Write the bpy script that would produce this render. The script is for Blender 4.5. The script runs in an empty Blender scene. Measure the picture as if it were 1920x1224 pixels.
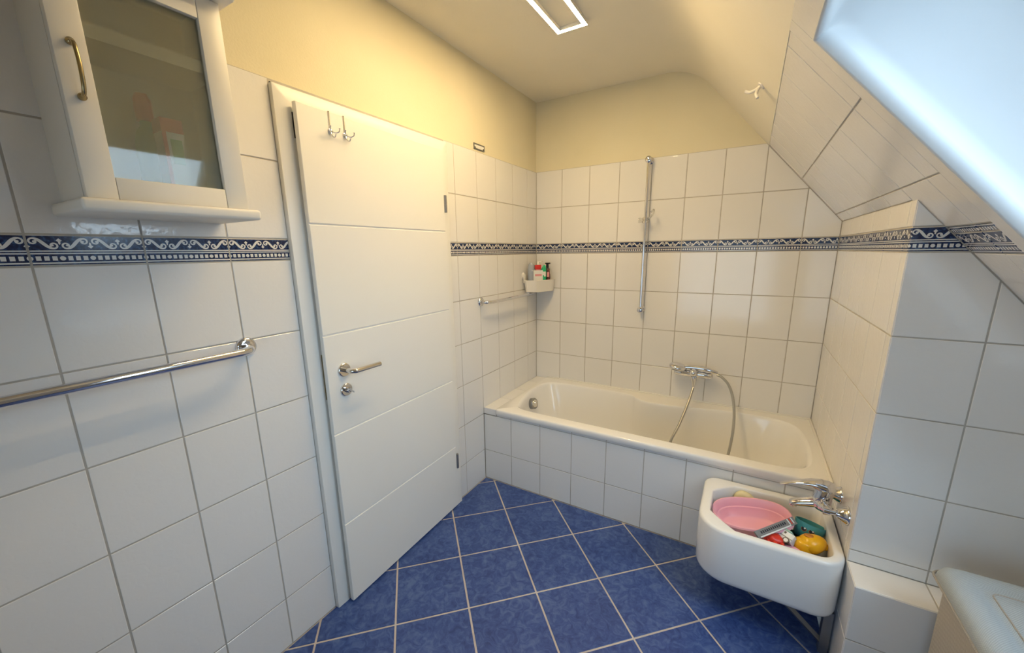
import bpy, bmesh, math, random
from mathutils import Vector, Matrix
random.seed(7)
D = bpy.data
scene = bpy.context.scene
COL = scene.collection
PI = math.pi

# ------------------------------------------------------------------ camera
FPX = 737.588
YAW, PITCH, ROLL = -0.5402, -0.2145, -0.0145
fwd = Vector((math.sin(YAW)*math.cos(PITCH), math.cos(YAW)*math.cos(PITCH), math.sin(PITCH)))
right = Vector((math.cos(YAW), -math.sin(YAW), 0))
up = right.cross(fwd)
rx = math.cos(ROLL)*right + math.sin(ROLL)*up
ry = -math.sin(ROLL)*right + math.cos(ROLL)*up
cam_d = D.cameras.new('camera')
cam_d.sensor_fit = 'HORIZONTAL'
cam_d.sensor_width = 36.0
cam_d.lens = FPX*36.0/1920.0
cam_d.shift_x = -(957.525-960.0)/1920.0
cam_d.shift_y = (632.733-612.0)/1920.0
cam_d.clip_start = 0.02
cam = D.objects.new('camera', cam_d)
COL.objects.link(cam)
cam.matrix_world = Matrix(((rx.x, ry.x, -fwd.x, 1.3696), (rx.y, ry.y, -fwd.y, -2.6727), (rx.z, ry.z, -fwd.z, 1.4624), (0, 0, 0, 1)))
scene.camera = cam

# ------------------------------------------------------------------ world, exposure
SKY_COLOR = (0.66, 0.83, 1.0)
SKY_STRENGTH = 6.8
LED_STRENGTH = 110.0
LED_COLOR = (1.0, 0.725, 0.365)
world = D.worlds.new('sky')
scene.world = world
world.use_nodes = True
bg = world.node_tree.nodes['Background']
bg.inputs['Color'].default_value = (*SKY_COLOR, 1)
bg.inputs['Strength'].default_value = SKY_STRENGTH
cy_ = scene.cycles
cy_.max_bounces = 8; cy_.diffuse_bounces = 4; cy_.glossy_bounces = 3; cy_.transmission_bounces = 5; cy_.transparent_max_bounces = 6
vs = scene.view_settings
vs.view_transform = 'Standard'
vs.look = 'None'
vs.exposure = 0.48
vs.gamma = 1.0
vs.use_curve_mapping = False

# ------------------------------------------------------------------ dimensions (metres)
H = 0.2486                      # tile row pitch
TW = 0.2                        # tile column pitch
Z1 = 0.2023
BH = 0.0704
ROWS = [0.0, Z1, Z1+H, Z1+2*H, Z1+3*H, Z1+4*H, Z1+5*H, Z1+5*H+BH, Z1+6*H+BH, Z1+7*H+BH]
BORDER = 6                      # index of the border row
ZT = ROWS[-1]
W = 1.7592                      # bath end wall
P = 1.086                       # pier face at y = -P
DT = 0.7361                     # bath apron at y = -DT
ZC = 2.465                      # flat ceiling
SL = 1.14                       # roof slope dz/dx
SX, SZ = 1.394, 2.008           # point on the slope
SK = math.sqrt(1+SL*SL)
SDIR = Vector((1/SK, 0, -SL/SK))       # down the slope
SNOR = Vector((-SL/SK, 0, -1/SK))      # into the room
REAR = -3.45
EAVE = 2.62
GR = 0.0044                     # joint width
def slope_z(x): return SZ - SL*(x-SX)
def slope_pt(u, y, n=0.0):
    p = Vector((SX, y, SZ)) + SDIR*u + SNOR*n
    return p

# ------------------------------------------------------------------ materials
class X:
    """socket wrapper for writing shader maths"""
    def __init__(s, nt, v): s.nt, s.v = nt, v
    def _op(s, op, *o):
        n = s.nt.nodes.new('ShaderNodeMath'); n.operation = op
        for i, a in enumerate((s,)+o):
            if isinstance(a, X): s.nt.links.new(a.v, n.inputs[i])
            else: n.inputs[i].default_value = a
        return X(s.nt, n.outputs[0])
    def __add__(s, o): return s._op('ADD', o)
    def __sub__(s, o): return s._op('SUBTRACT', o)
    def __mul__(s, o): return s._op('MULTIPLY', o)
    def __truediv__(s, o): return s._op('DIVIDE', o)
    def lt(s, o): return s._op('LESS_THAN', o)
    def gt(s, o): return s._op('GREATER_THAN', o)
    def abs(s): return s._op('ABSOLUTE')
    def mod(s, o): return s._op('FLOORED_MODULO', o)
    def sqrt(s): return s._op('SQRT')
    def cos(s): return s._op('COSINE')
    def sin(s): return s._op('SINE')
    def max(s, o): return s._op('MAXIMUM', o)
    def between(s, a, b): return s.gt(a)*s.lt(b)

def newmat(name):
    m = D.materials.new(name); m.use_nodes = True
    nt = m.node_tree
    return m, nt, nt.nodes['Principled BSDF']
def setp(b, **k):
    names = dict(color='Base Color', rough='Roughness', metal='Metallic', spec='Specular IOR Level', coat='Coat Weight',
                 coatr='Coat Roughness', trans='Transmission Weight', ior='IOR', sheen='Sheen Weight', alpha='Alpha', sss='Subsurface Weight')
    for a, v in k.items():
        b.inputs[names[a]].default_value = (*v, 1) if a == 'color' else v
def simple(name, color, rough=0.4, **k):
    m, nt, b = newmat(name); setp(b, color=color, rough=rough, **k)
    return m
def pos(nt):
    g = nt.nodes.new('ShaderNodeNewGeometry'); return g.outputs['Position']
def noise(nt, vec, scale, detail=3, rough=0.55, dist=0.0):
    n = nt.nodes.new('ShaderNodeTexNoise'); n.inputs['Scale'].default_value = scale
    n.inputs['Detail'].default_value = detail; n.inputs['Roughness'].default_value = rough; n.inputs['Distortion'].default_value = dist
    if vec is not None: nt.links.new(vec, n.inputs['Vector'])
    return n.outputs['Fac']
def bump(nt, b, height, strength, dist):
    n = nt.nodes.new('ShaderNodeBump'); n.inputs['Strength'].default_value = strength; n.inputs['Distance'].default_value = dist
    nt.links.new(height, n.inputs['Height']); nt.links.new(n.outputs[0], b.inputs['Normal'])
    return n
def ramp(nt, fac, stops):
    r = nt.nodes.new('ShaderNodeValToRGB'); e = r.color_ramp.elements
    while len(e) < len(stops): e.new(0.5)
    for i, (p, c) in enumerate(stops): e[i].position = p; e[i].color = (*c, 1)
    nt.links.new(fac, r.inputs[0]); return r.outputs[0]
def mixc(nt, fac, a, b):
    n = nt.nodes.new('ShaderNodeMix'); n.data_type = 'RGBA'
    nt.links.new(fac, n.inputs[0])
    for i, c in ((6, a), (7, b)):
        if isinstance(c, tuple): n.inputs[i].default_value = (*c, 1)
        else: nt.links.new(c, n.inputs[i])
    return n.outputs[2]

MAT = {}
def glazed(name, color, rough=0.075, wav=0.20):
    m, nt, b = newmat(name); setp(b, color=color, rough=rough, spec=0.55)
    p = pos(nt)
    h1 = noise(nt, p, 55, 2, 0.5, 0.6); h2 = noise(nt, p, 9, 1)
    add = X(nt, h1)*0.50 + X(nt, h2)*0.6
    bump(nt, b, add.v, wav, 0.004)
    return m
MAT['tile'] = glazed('white_glazed_tile', (0.80, 0.79, 0.77))
m, nt, b = newmat('grout'); setp(b, rough=0.9, spec=0.2)
nt.links.new(ramp(nt, noise(nt, pos(nt), 14, 4), [(0.3, (0.44, 0.41, 0.36)), (0.7, (0.55, 0.51, 0.45))]), b.inputs['Base Color']); MAT['grout'] = m
m, nt, b = newmat('yellow_plaster'); setp(b, color=(0.80, 0.735, 0.53), rough=0.85, spec=0.2)
nt.links.new(ramp(nt, noise(nt, pos(nt), 2.2, 3), [(0.3, (0.74, 0.68, 0.49)), (0.7, (0.78, 0.72, 0.54))]), b.inputs['Base Color'])
bump(nt, b, noise(nt, pos(nt), 160, 3), 0.25, 0.002); MAT['plaster'] = m
m, nt, b = newmat('cream_ceiling_paint'); setp(b, rough=0.85, spec=0.2)
nt.links.new(ramp(nt, noise(nt, pos(nt), 2.2, 3), [(0.3, (0.85, 0.80, 0.66)), (0.7, (0.88, 0.83, 0.70))]), b.inputs['Base Color'])
bump(nt, b, noise(nt, pos(nt), 160, 3), 0.25, 0.002); MAT['ceiling_paint'] = m
m, nt, b = newmat('blue_floor_tile'); setp(b, rough=0.32, spec=0.4)
p = pos(nt)
n1 = X(nt, noise(nt, p, 26, 6, 0.62, 1.4)); n2 = X(nt, noise(nt, p, 4.5, 2))
fac = n1*0.75 + n2*0.25
nt.links.new(ramp(nt, fac.v, [(0.36, (0.024, 0.050, 0.185)), (0.50, (0.044, 0.086, 0.265)), (0.64, (0.090, 0.145, 0.330))]), b.inputs['Base Color'])
bump(nt, b, n1.v, 0.12, 0.002); MAT['floor_tile'] = m
m, nt, b = newmat('floor_grout'); setp(b, rough=0.9, spec=0.2)
nt.links.new(ramp(nt, noise(nt, pos(nt), 9, 3), [(0.3, (0.48, 0.42, 0.38)), (0.7, (0.62, 0.56, 0.51))]), b.inputs['Base Color']); MAT['floor_grout'] = m

# printed border: scrolls above a row of squares and dots (tile coordinates in metres in the uv map)
def border_material():
    m, nt, b = newmat('blue_scroll_border'); setp(b, rough=0.12, spec=0.55)
    uv = nt.nodes.new('ShaderNodeUVMap'); sep = nt.nodes.new('ShaderNodeSeparateXYZ')
    nt.links.new(uv.outputs[0], sep.inputs[0])
    u, v = X(nt, sep.outputs[0])*1000.0, X(nt, sep.outputs[1])*1000.0      # millimetres
    mm = (u.mod(100.0) - 50.0).abs()
    c, A = 50.6, 11.2
    ph = (mm - 10.0)*(PI/30.0)
    f = ph.cos()*(-A) + c
    slope = ph.sin()*(A*PI/30.0)
    dist = (v - f).abs()/((slope*slope + 1.0).sqrt())
    white = dist.lt(ph.sin()*1.6 + 1.7)*mm.between(10.0, 40.0)
    def curl(x0, y0, sgn):
        dx, dy = (mm - x0)*sgn, (v - y0)*sgn
        r = (dx*dx + dy*dy).sqrt()
        a = (dx._op('ARCTAN2', dy*-1.0)*(-1.0/(2*PI))).mod(1.0)
        ring = ((r - (a*-2.6 + 6.4)).abs()).lt(a*-0.35 + 1.75)*a.lt(0.85)
        ex_, ey_ = dx - 1.8, dy - 0.6
        return ring.max((ex_*ex_ + ey_*ey_).lt(2.3*2.3))
    white = white.max(curl(10.0, c-A+6.4, 1.0)).max(curl(40.0, c+A-6.4, -1.0))
    for x0, sgn in ((0.0, 1.0), (50.0, -1.0)):
        dx = (mm - x0).abs(); dy = (v - c)*sgn
        white = white.max((dx + (dy - 6.6).abs()).lt(4.9)).max((dx + (dy - 1.2).abs()*0.5).lt(2.2))
    white = white*v.between(35.5, 65.6)
    for a, z in ((67.2, 80.0), (32.2, 35.0), (26.6, 29.4), (5.2, 8.4), (-9.0, 2.4)):
        white = white.max(v.between(a, z))
    k = (u + 6.25).mod(12.5) - 6.25
    sq = k.abs().lt(4.0)*(v - 17.2).abs().lt(4.9)
    k4 = (u + 25.0).mod(50.0) - 25.0
    dot = ((k4*k4 + (v - 17.2)*(v - 17.2)).sqrt()).lt(4.9)
    isdot = k4.abs().lt(6.25)
    white = white.max(sq*isdot.lt(0.5)).max(dot*isdot)
    ground = ramp(nt, noise(nt, pos(nt), 130, 4, 0.6), [(0.42, (0.006, 0.011, 0.050)), (0.56, (0.015, 0.034, 0.110)), (0.70, (0.05, 0.13, 0.26))])
    nt.links.new(mixc(nt, white.v, ground, (0.74, 0.73, 0.70)), b.inputs['Base Color'])
    bump(nt, b, white.v, 0.25, 0.0015)
    return m
MAT['border'] = border_material()

MAT['chrome'] = simple('chrome', (0.74, 0.74, 0.76), 0.06, metal=1.0)
MAT['nickel'] = simple('satin_nickel', (0.74, 0.71, 0.66), 0.16, metal=1.0)
MAT['steel'] = simple('dull_steel', (0.33, 0.33, 0.33), 0.4, metal=1.0)
MAT['lacquer'] = simple('white_lacquer', (0.84, 0.83, 0.79), 0.35)
MAT['cablacquer'] = simple('ivory_lacquer', (0.83, 0.80, 0.73), 0.38)
MAT['enamel'] = simple('white_enamel', (0.86, 0.85, 0.82), 0.10, spec=0.6)
MAT['ceramic'] = simple('white_ceramic', (0.84, 0.84, 0.83), 0.12, spec=0.6)
MAT['lining'] = simple('white_window_lining', (0.70, 0.72, 0.73), 0.40)
MAT['sealant'] = simple('white_sealant', (0.84, 0.82, 0.76), 0.35)
MAT['dark'] = simple('dark_gap', (0.02, 0.015, 0.01), 0.9)
MAT['brass'] = simple('aged_brass', (0.46, 0.37, 0.20), 0.26, metal=1.0)
MAT['whiteplastic'] = simple('white_plastic', (0.80, 0.78, 0.73), 0.35)
MAT['greyhose'] = simple('grey_plastic_hose', (0.42, 0.41, 0.38), 0.28, metal=0.55)
def emis(name, col, s):
    m, nt, b = newmat(name); setp(b, color=(0.9, 0.9, 0.9), rough=0.5)
    b.inputs['Emission Color'].default_value = (*col, 1); b.inputs['Emission Strength'].default_value = s
    return m
MAT['led'] = emis('lit_led_diffuser', LED_COLOR, LED_STRENGTH)
def glass_pane(name, tint):
    m, nt, b = newmat(name); out = nt.nodes['Material Output']; nt.nodes.remove(b)
    t = nt.nodes.new('ShaderNodeBsdfTransparent'); t.inputs[0].default_value = (*tint, 1)
    g = nt.nodes.new('ShaderNodeBsdfGlossy'); g.inputs['Roughness'].default_value = 0.02
    f = nt.nodes.new('ShaderNodeFresnel'); f.inputs[0].default_value = 1.5
    x = nt.nodes.new('ShaderNodeMixShader')
    nt.links.new(f.outputs[0], x.inputs[0]); nt.links.new(t.outputs[0], x.inputs[1]); nt.links.new(g.outputs[0], x.inputs[2])
    nt.links.new(x.outputs[0], out.inputs[0]); return m
MAT['pane'] = glass_pane('clear_window_glass', (0.93, 0.96, 0.97))
MAT['tinted'] = glass_pane('grey_tinted_glass', (0.54, 0.56, 0.57))  # tint dims the sky coming through the added rear window
def frosted():
    m, nt, b = newmat('frosted_cabinet_glass'); out = nt.nodes['Material Output']; nt.nodes.remove(b)
    r = nt.nodes.new('ShaderNodeBsdfRefraction'); r.inputs['Color'].default_value = (0.95, 0.97, 0.92, 1)
    r.inputs['Roughness'].default_value = 0.22; r.inputs['IOR'].default_value = 1.04
    t = nt.nodes.new('ShaderNodeBsdfDiffuse'); t.inputs[0].default_value = (0.72, 0.70, 0.50, 1)
    x0 = nt.nodes.new('ShaderNodeMixShader'); x0.inputs[0].default_value = 0.20
    tr = nt.nodes.new('ShaderNodeBsdfTransparent'); tr.inputs[0].default_value = (0.99, 1.0, 0.97, 1)
    x1 = nt.nodes.new('ShaderNodeMixShader'); x1.inputs[0].default_value = 0.42
    nt.links.new(r.outputs[0], x1.inputs[1]); nt.links.new(tr.outputs[0], x1.inputs[2])
    nt.links.new(x1.outputs[0], x0.inputs[1]); nt.links.new(t.outputs[0], x0.inputs[2])
    g = nt.nodes.new('ShaderNodeBsdfGlossy'); g.inputs['Roughness'].default_value = 0.02
    f = nt.nodes.new('ShaderNodeFresnel'); f.inputs[0].default_value = 1.5
    x = nt.nodes.new('ShaderNodeMixShader')
    nt.links.new(f.outputs[0], x.inputs[0]); nt.links.new(x0.outputs[0], x.inputs[1]); nt.links.new(g.outputs[0], x.inputs[2])
    nt.links.new(x.outputs[0], out.inputs[0]); return m
MAT['frosted'] = frosted()
def woven(name, c1, c2):
    m, nt, b = newmat(name); setp(b, rough=0.6, spec=0.35)
    p = pos(nt)
    mp = nt.nodes.new('ShaderNodeMapping'); mp.inputs['Rotation'].default_value = (0.3, 0.2, 0.8); nt.links.new(p, mp.inputs[0])
    w1 = nt.nodes.new('ShaderNodeTexWave'); w1.inputs['Scale'].default_value = 95; w1.bands_direction = 'X'; nt.links.new(mp.outputs[0], w1.inputs[0])
    w2 = nt.nodes.new('ShaderNodeTexWave'); w2.inputs['Scale'].default_value = 95; w2.bands_direction = 'Y'; nt.links.new(mp.outputs[0], w2.inputs[0])
    h = X(nt, w1.outputs['Fac'])*X(nt, w2.outputs['Fac'])
    nt.links.new(mixc(nt, h.v, c1, c2), b.inputs['Base Color']); bump(nt, b, h.v, 0.35, 0.003); return m
MAT['weave'] = woven('grey_woven_vinyl', (0.35, 0.39, 0.41), (0.48, 0.52, 0.54))
MAT['weave_side'] = woven('taupe_woven_fabric', (0.36, 0.33, 0.29), (0.48, 0.45, 0.40))

# ------------------------------------------------------------------ object helpers
WL = {}                                          # world location of each parent
def wloc(o): return WL.get(o.name, Vector((0, 0, 0))) if o else Vector((0, 0, 0))
def put(o, parent):
    COL.objects.link(o)
    if parent: o.parent = parent
def mesh(name, verts, faces, mat, parent=None, base=None, smooth=None, mats=None, fmat=None):
    """verts in world coordinates; the object's origin sits at base (default: its lowest centre)"""
    vs_ = [Vector(v) for v in verts]
    if base is None:
        lo = [min(v[i] for v in vs_) for i in range(3)]; hi = [max(v[i] for v in vs_) for i in range(3)]
        base = Vector(((lo[0]+hi[0])/2, (lo[1]+hi[1])/2, lo[2]))
    base = Vector(base)
    me = D.meshes.new(name)
    me.from_pydata([v-base for v in vs_], [], faces)
    for q in (mats or [mat]): me.materials.append(MAT[q] if isinstance(q, str) else q)
    if fmat:
        for i, k in enumerate(fmat): me.polygons[i].material_index = k
    bm = bmesh.new(); bm.from_mesh(me); bmesh.ops.recalc_face_normals(bm, faces=bm.faces); bm.to_mesh(me); bm.free()
    if smooth is not None:
        me.shade_smooth(); me.set_sharp_from_angle(angle=math.radians(smooth))
    o = D.objects.new(name, me); put(o, parent)
    o.location = base - wloc(parent); WL[o.name] = base
    return o
def empty(name, loc, parent=None):
    o = D.objects.new(name, None); put(o, parent); o.empty_display_size = 0.05
    loc = Vector(loc); o.location = loc - wloc(parent); WL[o.name] = loc
    return o
def tag(o, label, cat, group=None):
    o['label'] = label; o['category'] = cat
    if group: o['group'] = group
    return o
def struct(o, label=None, cat=None):
    o['kind'] = 'structure'
    if label: o['label'] = label
    if cat: o['category'] = cat
    return o
def thing(name, loc, label, cat, group=None): return tag(empty(name, loc), label, cat, group)

def box_vf(x0, x1, y0, y1, z0, z1):
    v = [(x, y, z) for z in (z0, z1) for y in (y0, y1) for x in (x0, x1)]
    f = [(0, 2, 3, 1), (4, 5, 7, 6), (0, 1, 5, 4), (2, 6, 7, 3), (0, 4, 6, 2), (1, 3, 7, 5)]
    return v, f
def bevelled(v, f, r, seg=2, subset=None):
    bm = bmesh.new()
    bv = [bm.verts.new(p) for p in v]
    for q in f: bm.faces.new([bv[i] for i in q])
    bmesh.ops.recalc_face_normals(bm, faces=bm.faces)
    ed = [e for e in bm.edges if subset is None or subset(e)]
    bmesh.ops.bevel(bm, geom=ed, offset=r, segments=seg, profile=0.5, affect='EDGES', clamp_overlap=True)
    bm.verts.index_update()
    out = [tuple(q.co) for q in bm.verts], [tuple(q.index for q in g.verts) for g in bm.faces]
    bm.free(); return out
def box(name, x0, x1, y0, y1, z0, z1, mat, parent=None, r=0.0, seg=2, base=None):
    v, f = box_vf(x0, x1, y0, y1, z0, z1)
    if r: v, f = bevelled(v, f, r, seg)
    return mesh(name, v, f, mat, parent, base, smooth=35 if r else None)
def frame_axes(d):
    d = Vector(d).normalized()
    a = Vector((0, 0, 1)) if abs(d.z) < 0.9 else Vector((1, 0, 0))
    s = d.cross(a).normalized(); t = s.cross(d).normalized()
    return d, s, t
def lathe_vf(prof, origin, axis, n=24):
    """prof: (distance along axis, radius)"""
    d, s, t = frame_axes(axis); o = Vector(origin); v, f = [], []
    for a, r in prof:
        for k in range(n):
            th = 2*PI*k/n
            v.append(o + d*a + (s*math.cos(th) + t*math.sin(th))*r)
    for i in range(len(prof)-1):
        for k in range(n):
            f.append((i*n+k, i*n+(k+1) % n, (i+1)*n+(k+1) % n, (i+1)*n+k))
    f.append(tuple(range(n))); f.append(tuple(range((len(prof)-1)*n, len(prof)*n)))
    return v, f
def lathe(name, prof, origin, axis, mat, parent=None, n=24, smooth=40):
    v, f = lathe_vf(prof, origin, axis, n); return mesh(name, v, f, mat, parent, None, smooth)
def spline(pts, n=8, closed=False):
    pts = [Vector(p) for p in pts]; out = []; m = len(pts)
    rng = range(m if closed else m-1)
    for i in rng:
        p0 = pts[(i-1) % m] if closed or i > 0 else pts[0]*2 - pts[1]
        p1, p2 = pts[i], pts[(i+1) % m]
        p3 = pts[(i+2) % m] if closed or i+2 < m else pts[-1]*2 - pts[-2]
        for k in range(n):
            t = k/n
            out.append(0.5*((2*p1) + (p2-p0)*t + (2*p0-5*p1+4*p2-p3)*t*t + (3*p1-p0-3*p2+p3)*t**3))
    if not closed: out.append(pts[-1])
    return out
def tube_vf(path, r, n=12, caps=True):
    path = [Vector(p) for p in path]; v, f = [], []
    d0, s, t = frame_axes(path[1]-path[0])
    for i, p in enumerate(path):
        d = ((path[min(i+1, len(path)-1)] - path[max(i-1, 0)])).normalized()
        s = (s - d*s.dot(d)).normalized(); t = s.cross(d).normalized()
        rr = r[i] if isinstance(r, (list, tuple)) else r
        for k in range(n):
            th = 2*PI*k/n; v.append(p + (s*math.cos(th) + t*math.sin(th))*rr)
    for i in range(len(path)-1):
        for k in range(n):
            f.append((i*n+k, i*n+(k+1) % n, (i+1)*n+(k+1) % n, (i+1)*n+k))
    if caps: f.append(tuple(range(n))); f.append(tuple(range((len(path)-1)*n, len(path)*n)))
    return v, f
def tube(name, path, r, mat, parent=None, n=12):
    v, f = tube_vf(path, r, n); return mesh(name, v, f, mat, parent, None, 50)
def loft_vf(rings, cap0=True, cap1=True):
    n = len(rings[0]); v = [p for r in rings for p in r]; f = []
    for i in range(len(rings)-1):
        for k in range(n):
            f.append((i*n+k, i*n+(k+1) % n, (i+1)*n+(k+1) % n, (i+1)*n+k))
    if cap0: f.append(tuple(range(n)))
    if cap1: f.append(tuple(range((len(rings)-1)*n, len(rings)*n)))
    return v, f
def rrect(x0, x1, y0, y1, r, n=6, cham=0.0):
    """rounded rectangle outline, r one radius or (x1y1, x0y1, x0y0, x1y0)"""
    if not isinstance(r, (list, tuple)): r = (r,)*4
    out = []
    for (cx, cy, a0), q in zip(((x1, y1, 0), (x0, y1, PI/2), (x0, y0, PI), (x1, y0, 1.5*PI)), r):
        sx = -1 if cx == x1 else 1; sy = -1 if cy == y1 else 1
        for k in range(n+1):
            a = a0 + PI/2*k/n
            px_, py_ = cx + sx*q + q*math.cos(a), cy + sy*q + q*math.sin(a)
            if cham and q > 0.05:
                t_ = k/n; ca, sa, cb, sb = math.cos(a0), math.sin(a0), math.cos(a0+PI/2), math.sin(a0+PI/2)
                lx, ly = cx + sx*q + q*(ca*(1-t_)+cb*t_), cy + sy*q + q*(sa*(1-t_)+sb*t_)
                px_, py_ = px_*(1-cham)+lx*cham, py_*(1-cham)+ly*cham
            out.append((px_, py_))
    return out
def ellipsoid_vf(c, rx_, ry_, rz_, M=None, n=20, m=12, shape=None):
    v, f = [], []; c = Vector(c)
    for i in range(1, m):
        a = PI*i/m
        for k in range(n):
            th = 2*PI*k/n
            p = Vector((rx_*math.sin(a)*math.cos(th), ry_*math.sin(a)*math.sin(th), rz_*math.cos(a)))
            if shape: p = shape(p)
            v.append(c + (M @ p if M else p))
    top, bot = Vector((0, 0, rz_)), Vector((0, 0, -rz_))
    if shape: top, bot = shape(top), shape(bot)
    v += [c + (M @ top if M else top), c + (M @ bot if M else bot)]
    for i in range(m-2):
        for k in range(n): f.append((i*n+k, i*n+(k+1) % n, (i+1)*n+(k+1) % n, (i+1)*n+k))
    T, B = len(v)-2, len(v)-1
    for k in range(n): f.append((T, (k+1) % n, k)); f.append((B, (m-2)*n+k, (m-2)*n+(k+1) % n))
    return v, f

# ------------------------------------------------------------------ tiles
def area(p): return 0.5*sum(p[i][0]*p[(i+1) % len(p)][1]-p[(i+1) % len(p)][0]*p[i][1] for i in range(len(p)))
def clip(poly, a, b, c):
    """keep a*x + b*y <= c"""
    out = []
    for i in range(len(poly)):
        p, q = poly[i], poly[(i+1) % len(poly)]
        dp, dq = a*p[0]+b*p[1]-c, a*q[0]+b*q[1]-c
        if dp <= 0: out.append(p)
        if dp*dq < 0:
            t = dp/(dp-dq); out.append((p[0]+(q[0]-p[0])*t, p[1]+(q[1]-p[1])*t))
    res = []
    for p in out:
        if not res or math.hypot(p[0]-res[-1][0], p[1]-res[-1][1]) > 1e-5: res.append(p)
    if len(res) > 1 and math.hypot(res[0][0]-res[-1][0], res[0][1]-res[-1][1]) < 1e-5: res.pop()
    return res
def inset(poly, d):
    n = len(poly); lines = []
    for i in range(n):
        p, q = poly[i], poly[(i+1) % n]; L = math.hypot(q[0]-p[0], q[1]-p[1])
        nx, ny = -(q[1]-p[1])/L, (q[0]-p[0])/L
        lines.append((nx, ny, nx*p[0]+ny*p[1]+d))
    out = []
    for i in range(n):
        a1, b1, c1 = lines[i-1]; a2, b2, c2 = lines[i]; det = a1*b2-a2*b1
        if abs(det) < 1e-9: return None
        out.append(((c1*b2-c2*b1)/det, (a1*c2-a2*c1)/det))
    if area(out) < 2e-5: return None
    for i in range(n):                     # an edge that turned round means the piece is too thin
        p, q = poly[i], poly[(i+1) % n]; r, s = out[i], out[(i+1) % n]
        if (q[0]-p[0])*(s[0]-r[0])+(q[1]-p[1])*(s[1]-r[1]) <= 0: return None
    return out
TILES = {}
def tile_mesh(poly, mat, uvs, thick=0.0055, ch=0.0011):
    key = (mat, tuple((round(x, 4), round(y, 4)) for x, y in poly), tuple(round(q, 4) for q in uvs) if uvs else None)
    if key in TILES: return TILES[key]
    def tidy(pl, tol):
        pl = list(pl)
        while len(pl) > 3:
            L = [math.hypot(pl[i][0]-pl[(i+1) % len(pl)][0], pl[i][1]-pl[(i+1) % len(pl)][1]) for i in range(len(pl))]
            k = min(range(len(pl)), key=lambda i: L[i])
            if L[k] > tol: break
            pl.pop((k+1) % len(pl))
        return pl
    for tol in (0.0, 0.006, 0.012, 0.02):
        q = tidy(poly, tol)
        a = inset(q, GR/2)
        b_ = inset(a, ch) if a else None
        if b_: break
    if not b_: TILES[key] = None; return None
    n = len(a)
    v = [(x, y, -thick) for x, y in a] + [(x, y, -ch*0.8) for x, y in a] + [(x, y, 0) for x, y in b_]
    f = [tuple(range(2*n, 3*n))]
    for i in range(n):
        j = (i+1) % n
        f.append((n+i, n+j, 2*n+j, 2*n+i)); f.append((i, j, n+j, n+i))
    me = D.meshes.new('tile'); me.from_pydata(v, [], f); me.materials.append(MAT[mat])
    if uvs:
        lay = me.uv_layers.new(name='UVMap')
        for lp in me.loops:
            q = me.vertices[lp.vertex_index].co; lay.data[lp.index].uv = (q.x + uvs[0], q.y + uvs[1])
    TILES[key] = me
    return me
def lay_tile(poly, O, U, V, parent, mat='tile', name='tile', uv0=None, lift=0.0, jitter=0.0016):
    """poly in (u, v) metres on the plane O + u*U + v*V, facing U x V"""
    if len(poly) < 3: return
    if area(poly) < 0: poly = poly[::-1]
    if area(poly) < 1e-4: return
    lo = (min(p[0] for p in poly), min(p[1] for p in poly)); hi = (max(p[0] for p in poly), max(p[1] for p in poly))
    c = ((lo[0]+hi[0])/2, (lo[1]+hi[1])/2)
    rel = [(p[0]-c[0], p[1]-c[1]) for p in poly]
    me = tile_mesh(rel, mat, (c[0]-uv0[0], c[1]-uv0[1]) if uv0 else None)
    if me is None: return
    o = D.objects.new(name, me); put(o, parent)
    N = U.cross(V)
    M = Matrix(((U.x, V.x, N.x), (U.y, V.y, N.y), (U.z, V.z, N.z)))
    J = Matrix.Rotation(random.uniform(-jitter, jitter), 3, 'X') @ Matrix.Rotation(random.uniform(-jitter, jitter), 3, 'Y')
    M = (M @ J).to_4x4()
    M.translation = O + U*c[0] + V*c[1] + N*lift - wloc(parent)
    o.matrix_basis = M
    return o
def grid_tiles(us, rows, O, U, V, parent, clips=(), keep=None, border=BORDER, uphase=None):
    """us: column breaks; rows: list of (v0, v1, is_border)"""
    for i in range(len(us)-1):
        for v0, v1, bd in rows:
            if keep and not keep(us[i], us[i+1], v0, v1): continue
            p = [(us[i], v0), (us[i+1], v0), (us[i+1], v1), (us[i], v1)]
            for a, b_, c in clips: p = clip(p, a, b_, c) if len(p) > 2 else p
            u0 = us[i] if (uphase is None or us[i+1]-us[i] > 0.19) else uphase(us[i], us[i+1])
            lay_tile(p, O, U, V, parent, 'border' if bd else 'tile', 'border_tile' if bd else 'tile', (u0, v0) if bd else None)
STD = [(ROWS[i], ROWS[i+1], i == BORDER) for i in range(len(ROWS)-1)]
def rows_from(z): return [(max(a, z), b_, bd) for a, b_, bd in STD if b_ > z+0.004]

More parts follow.
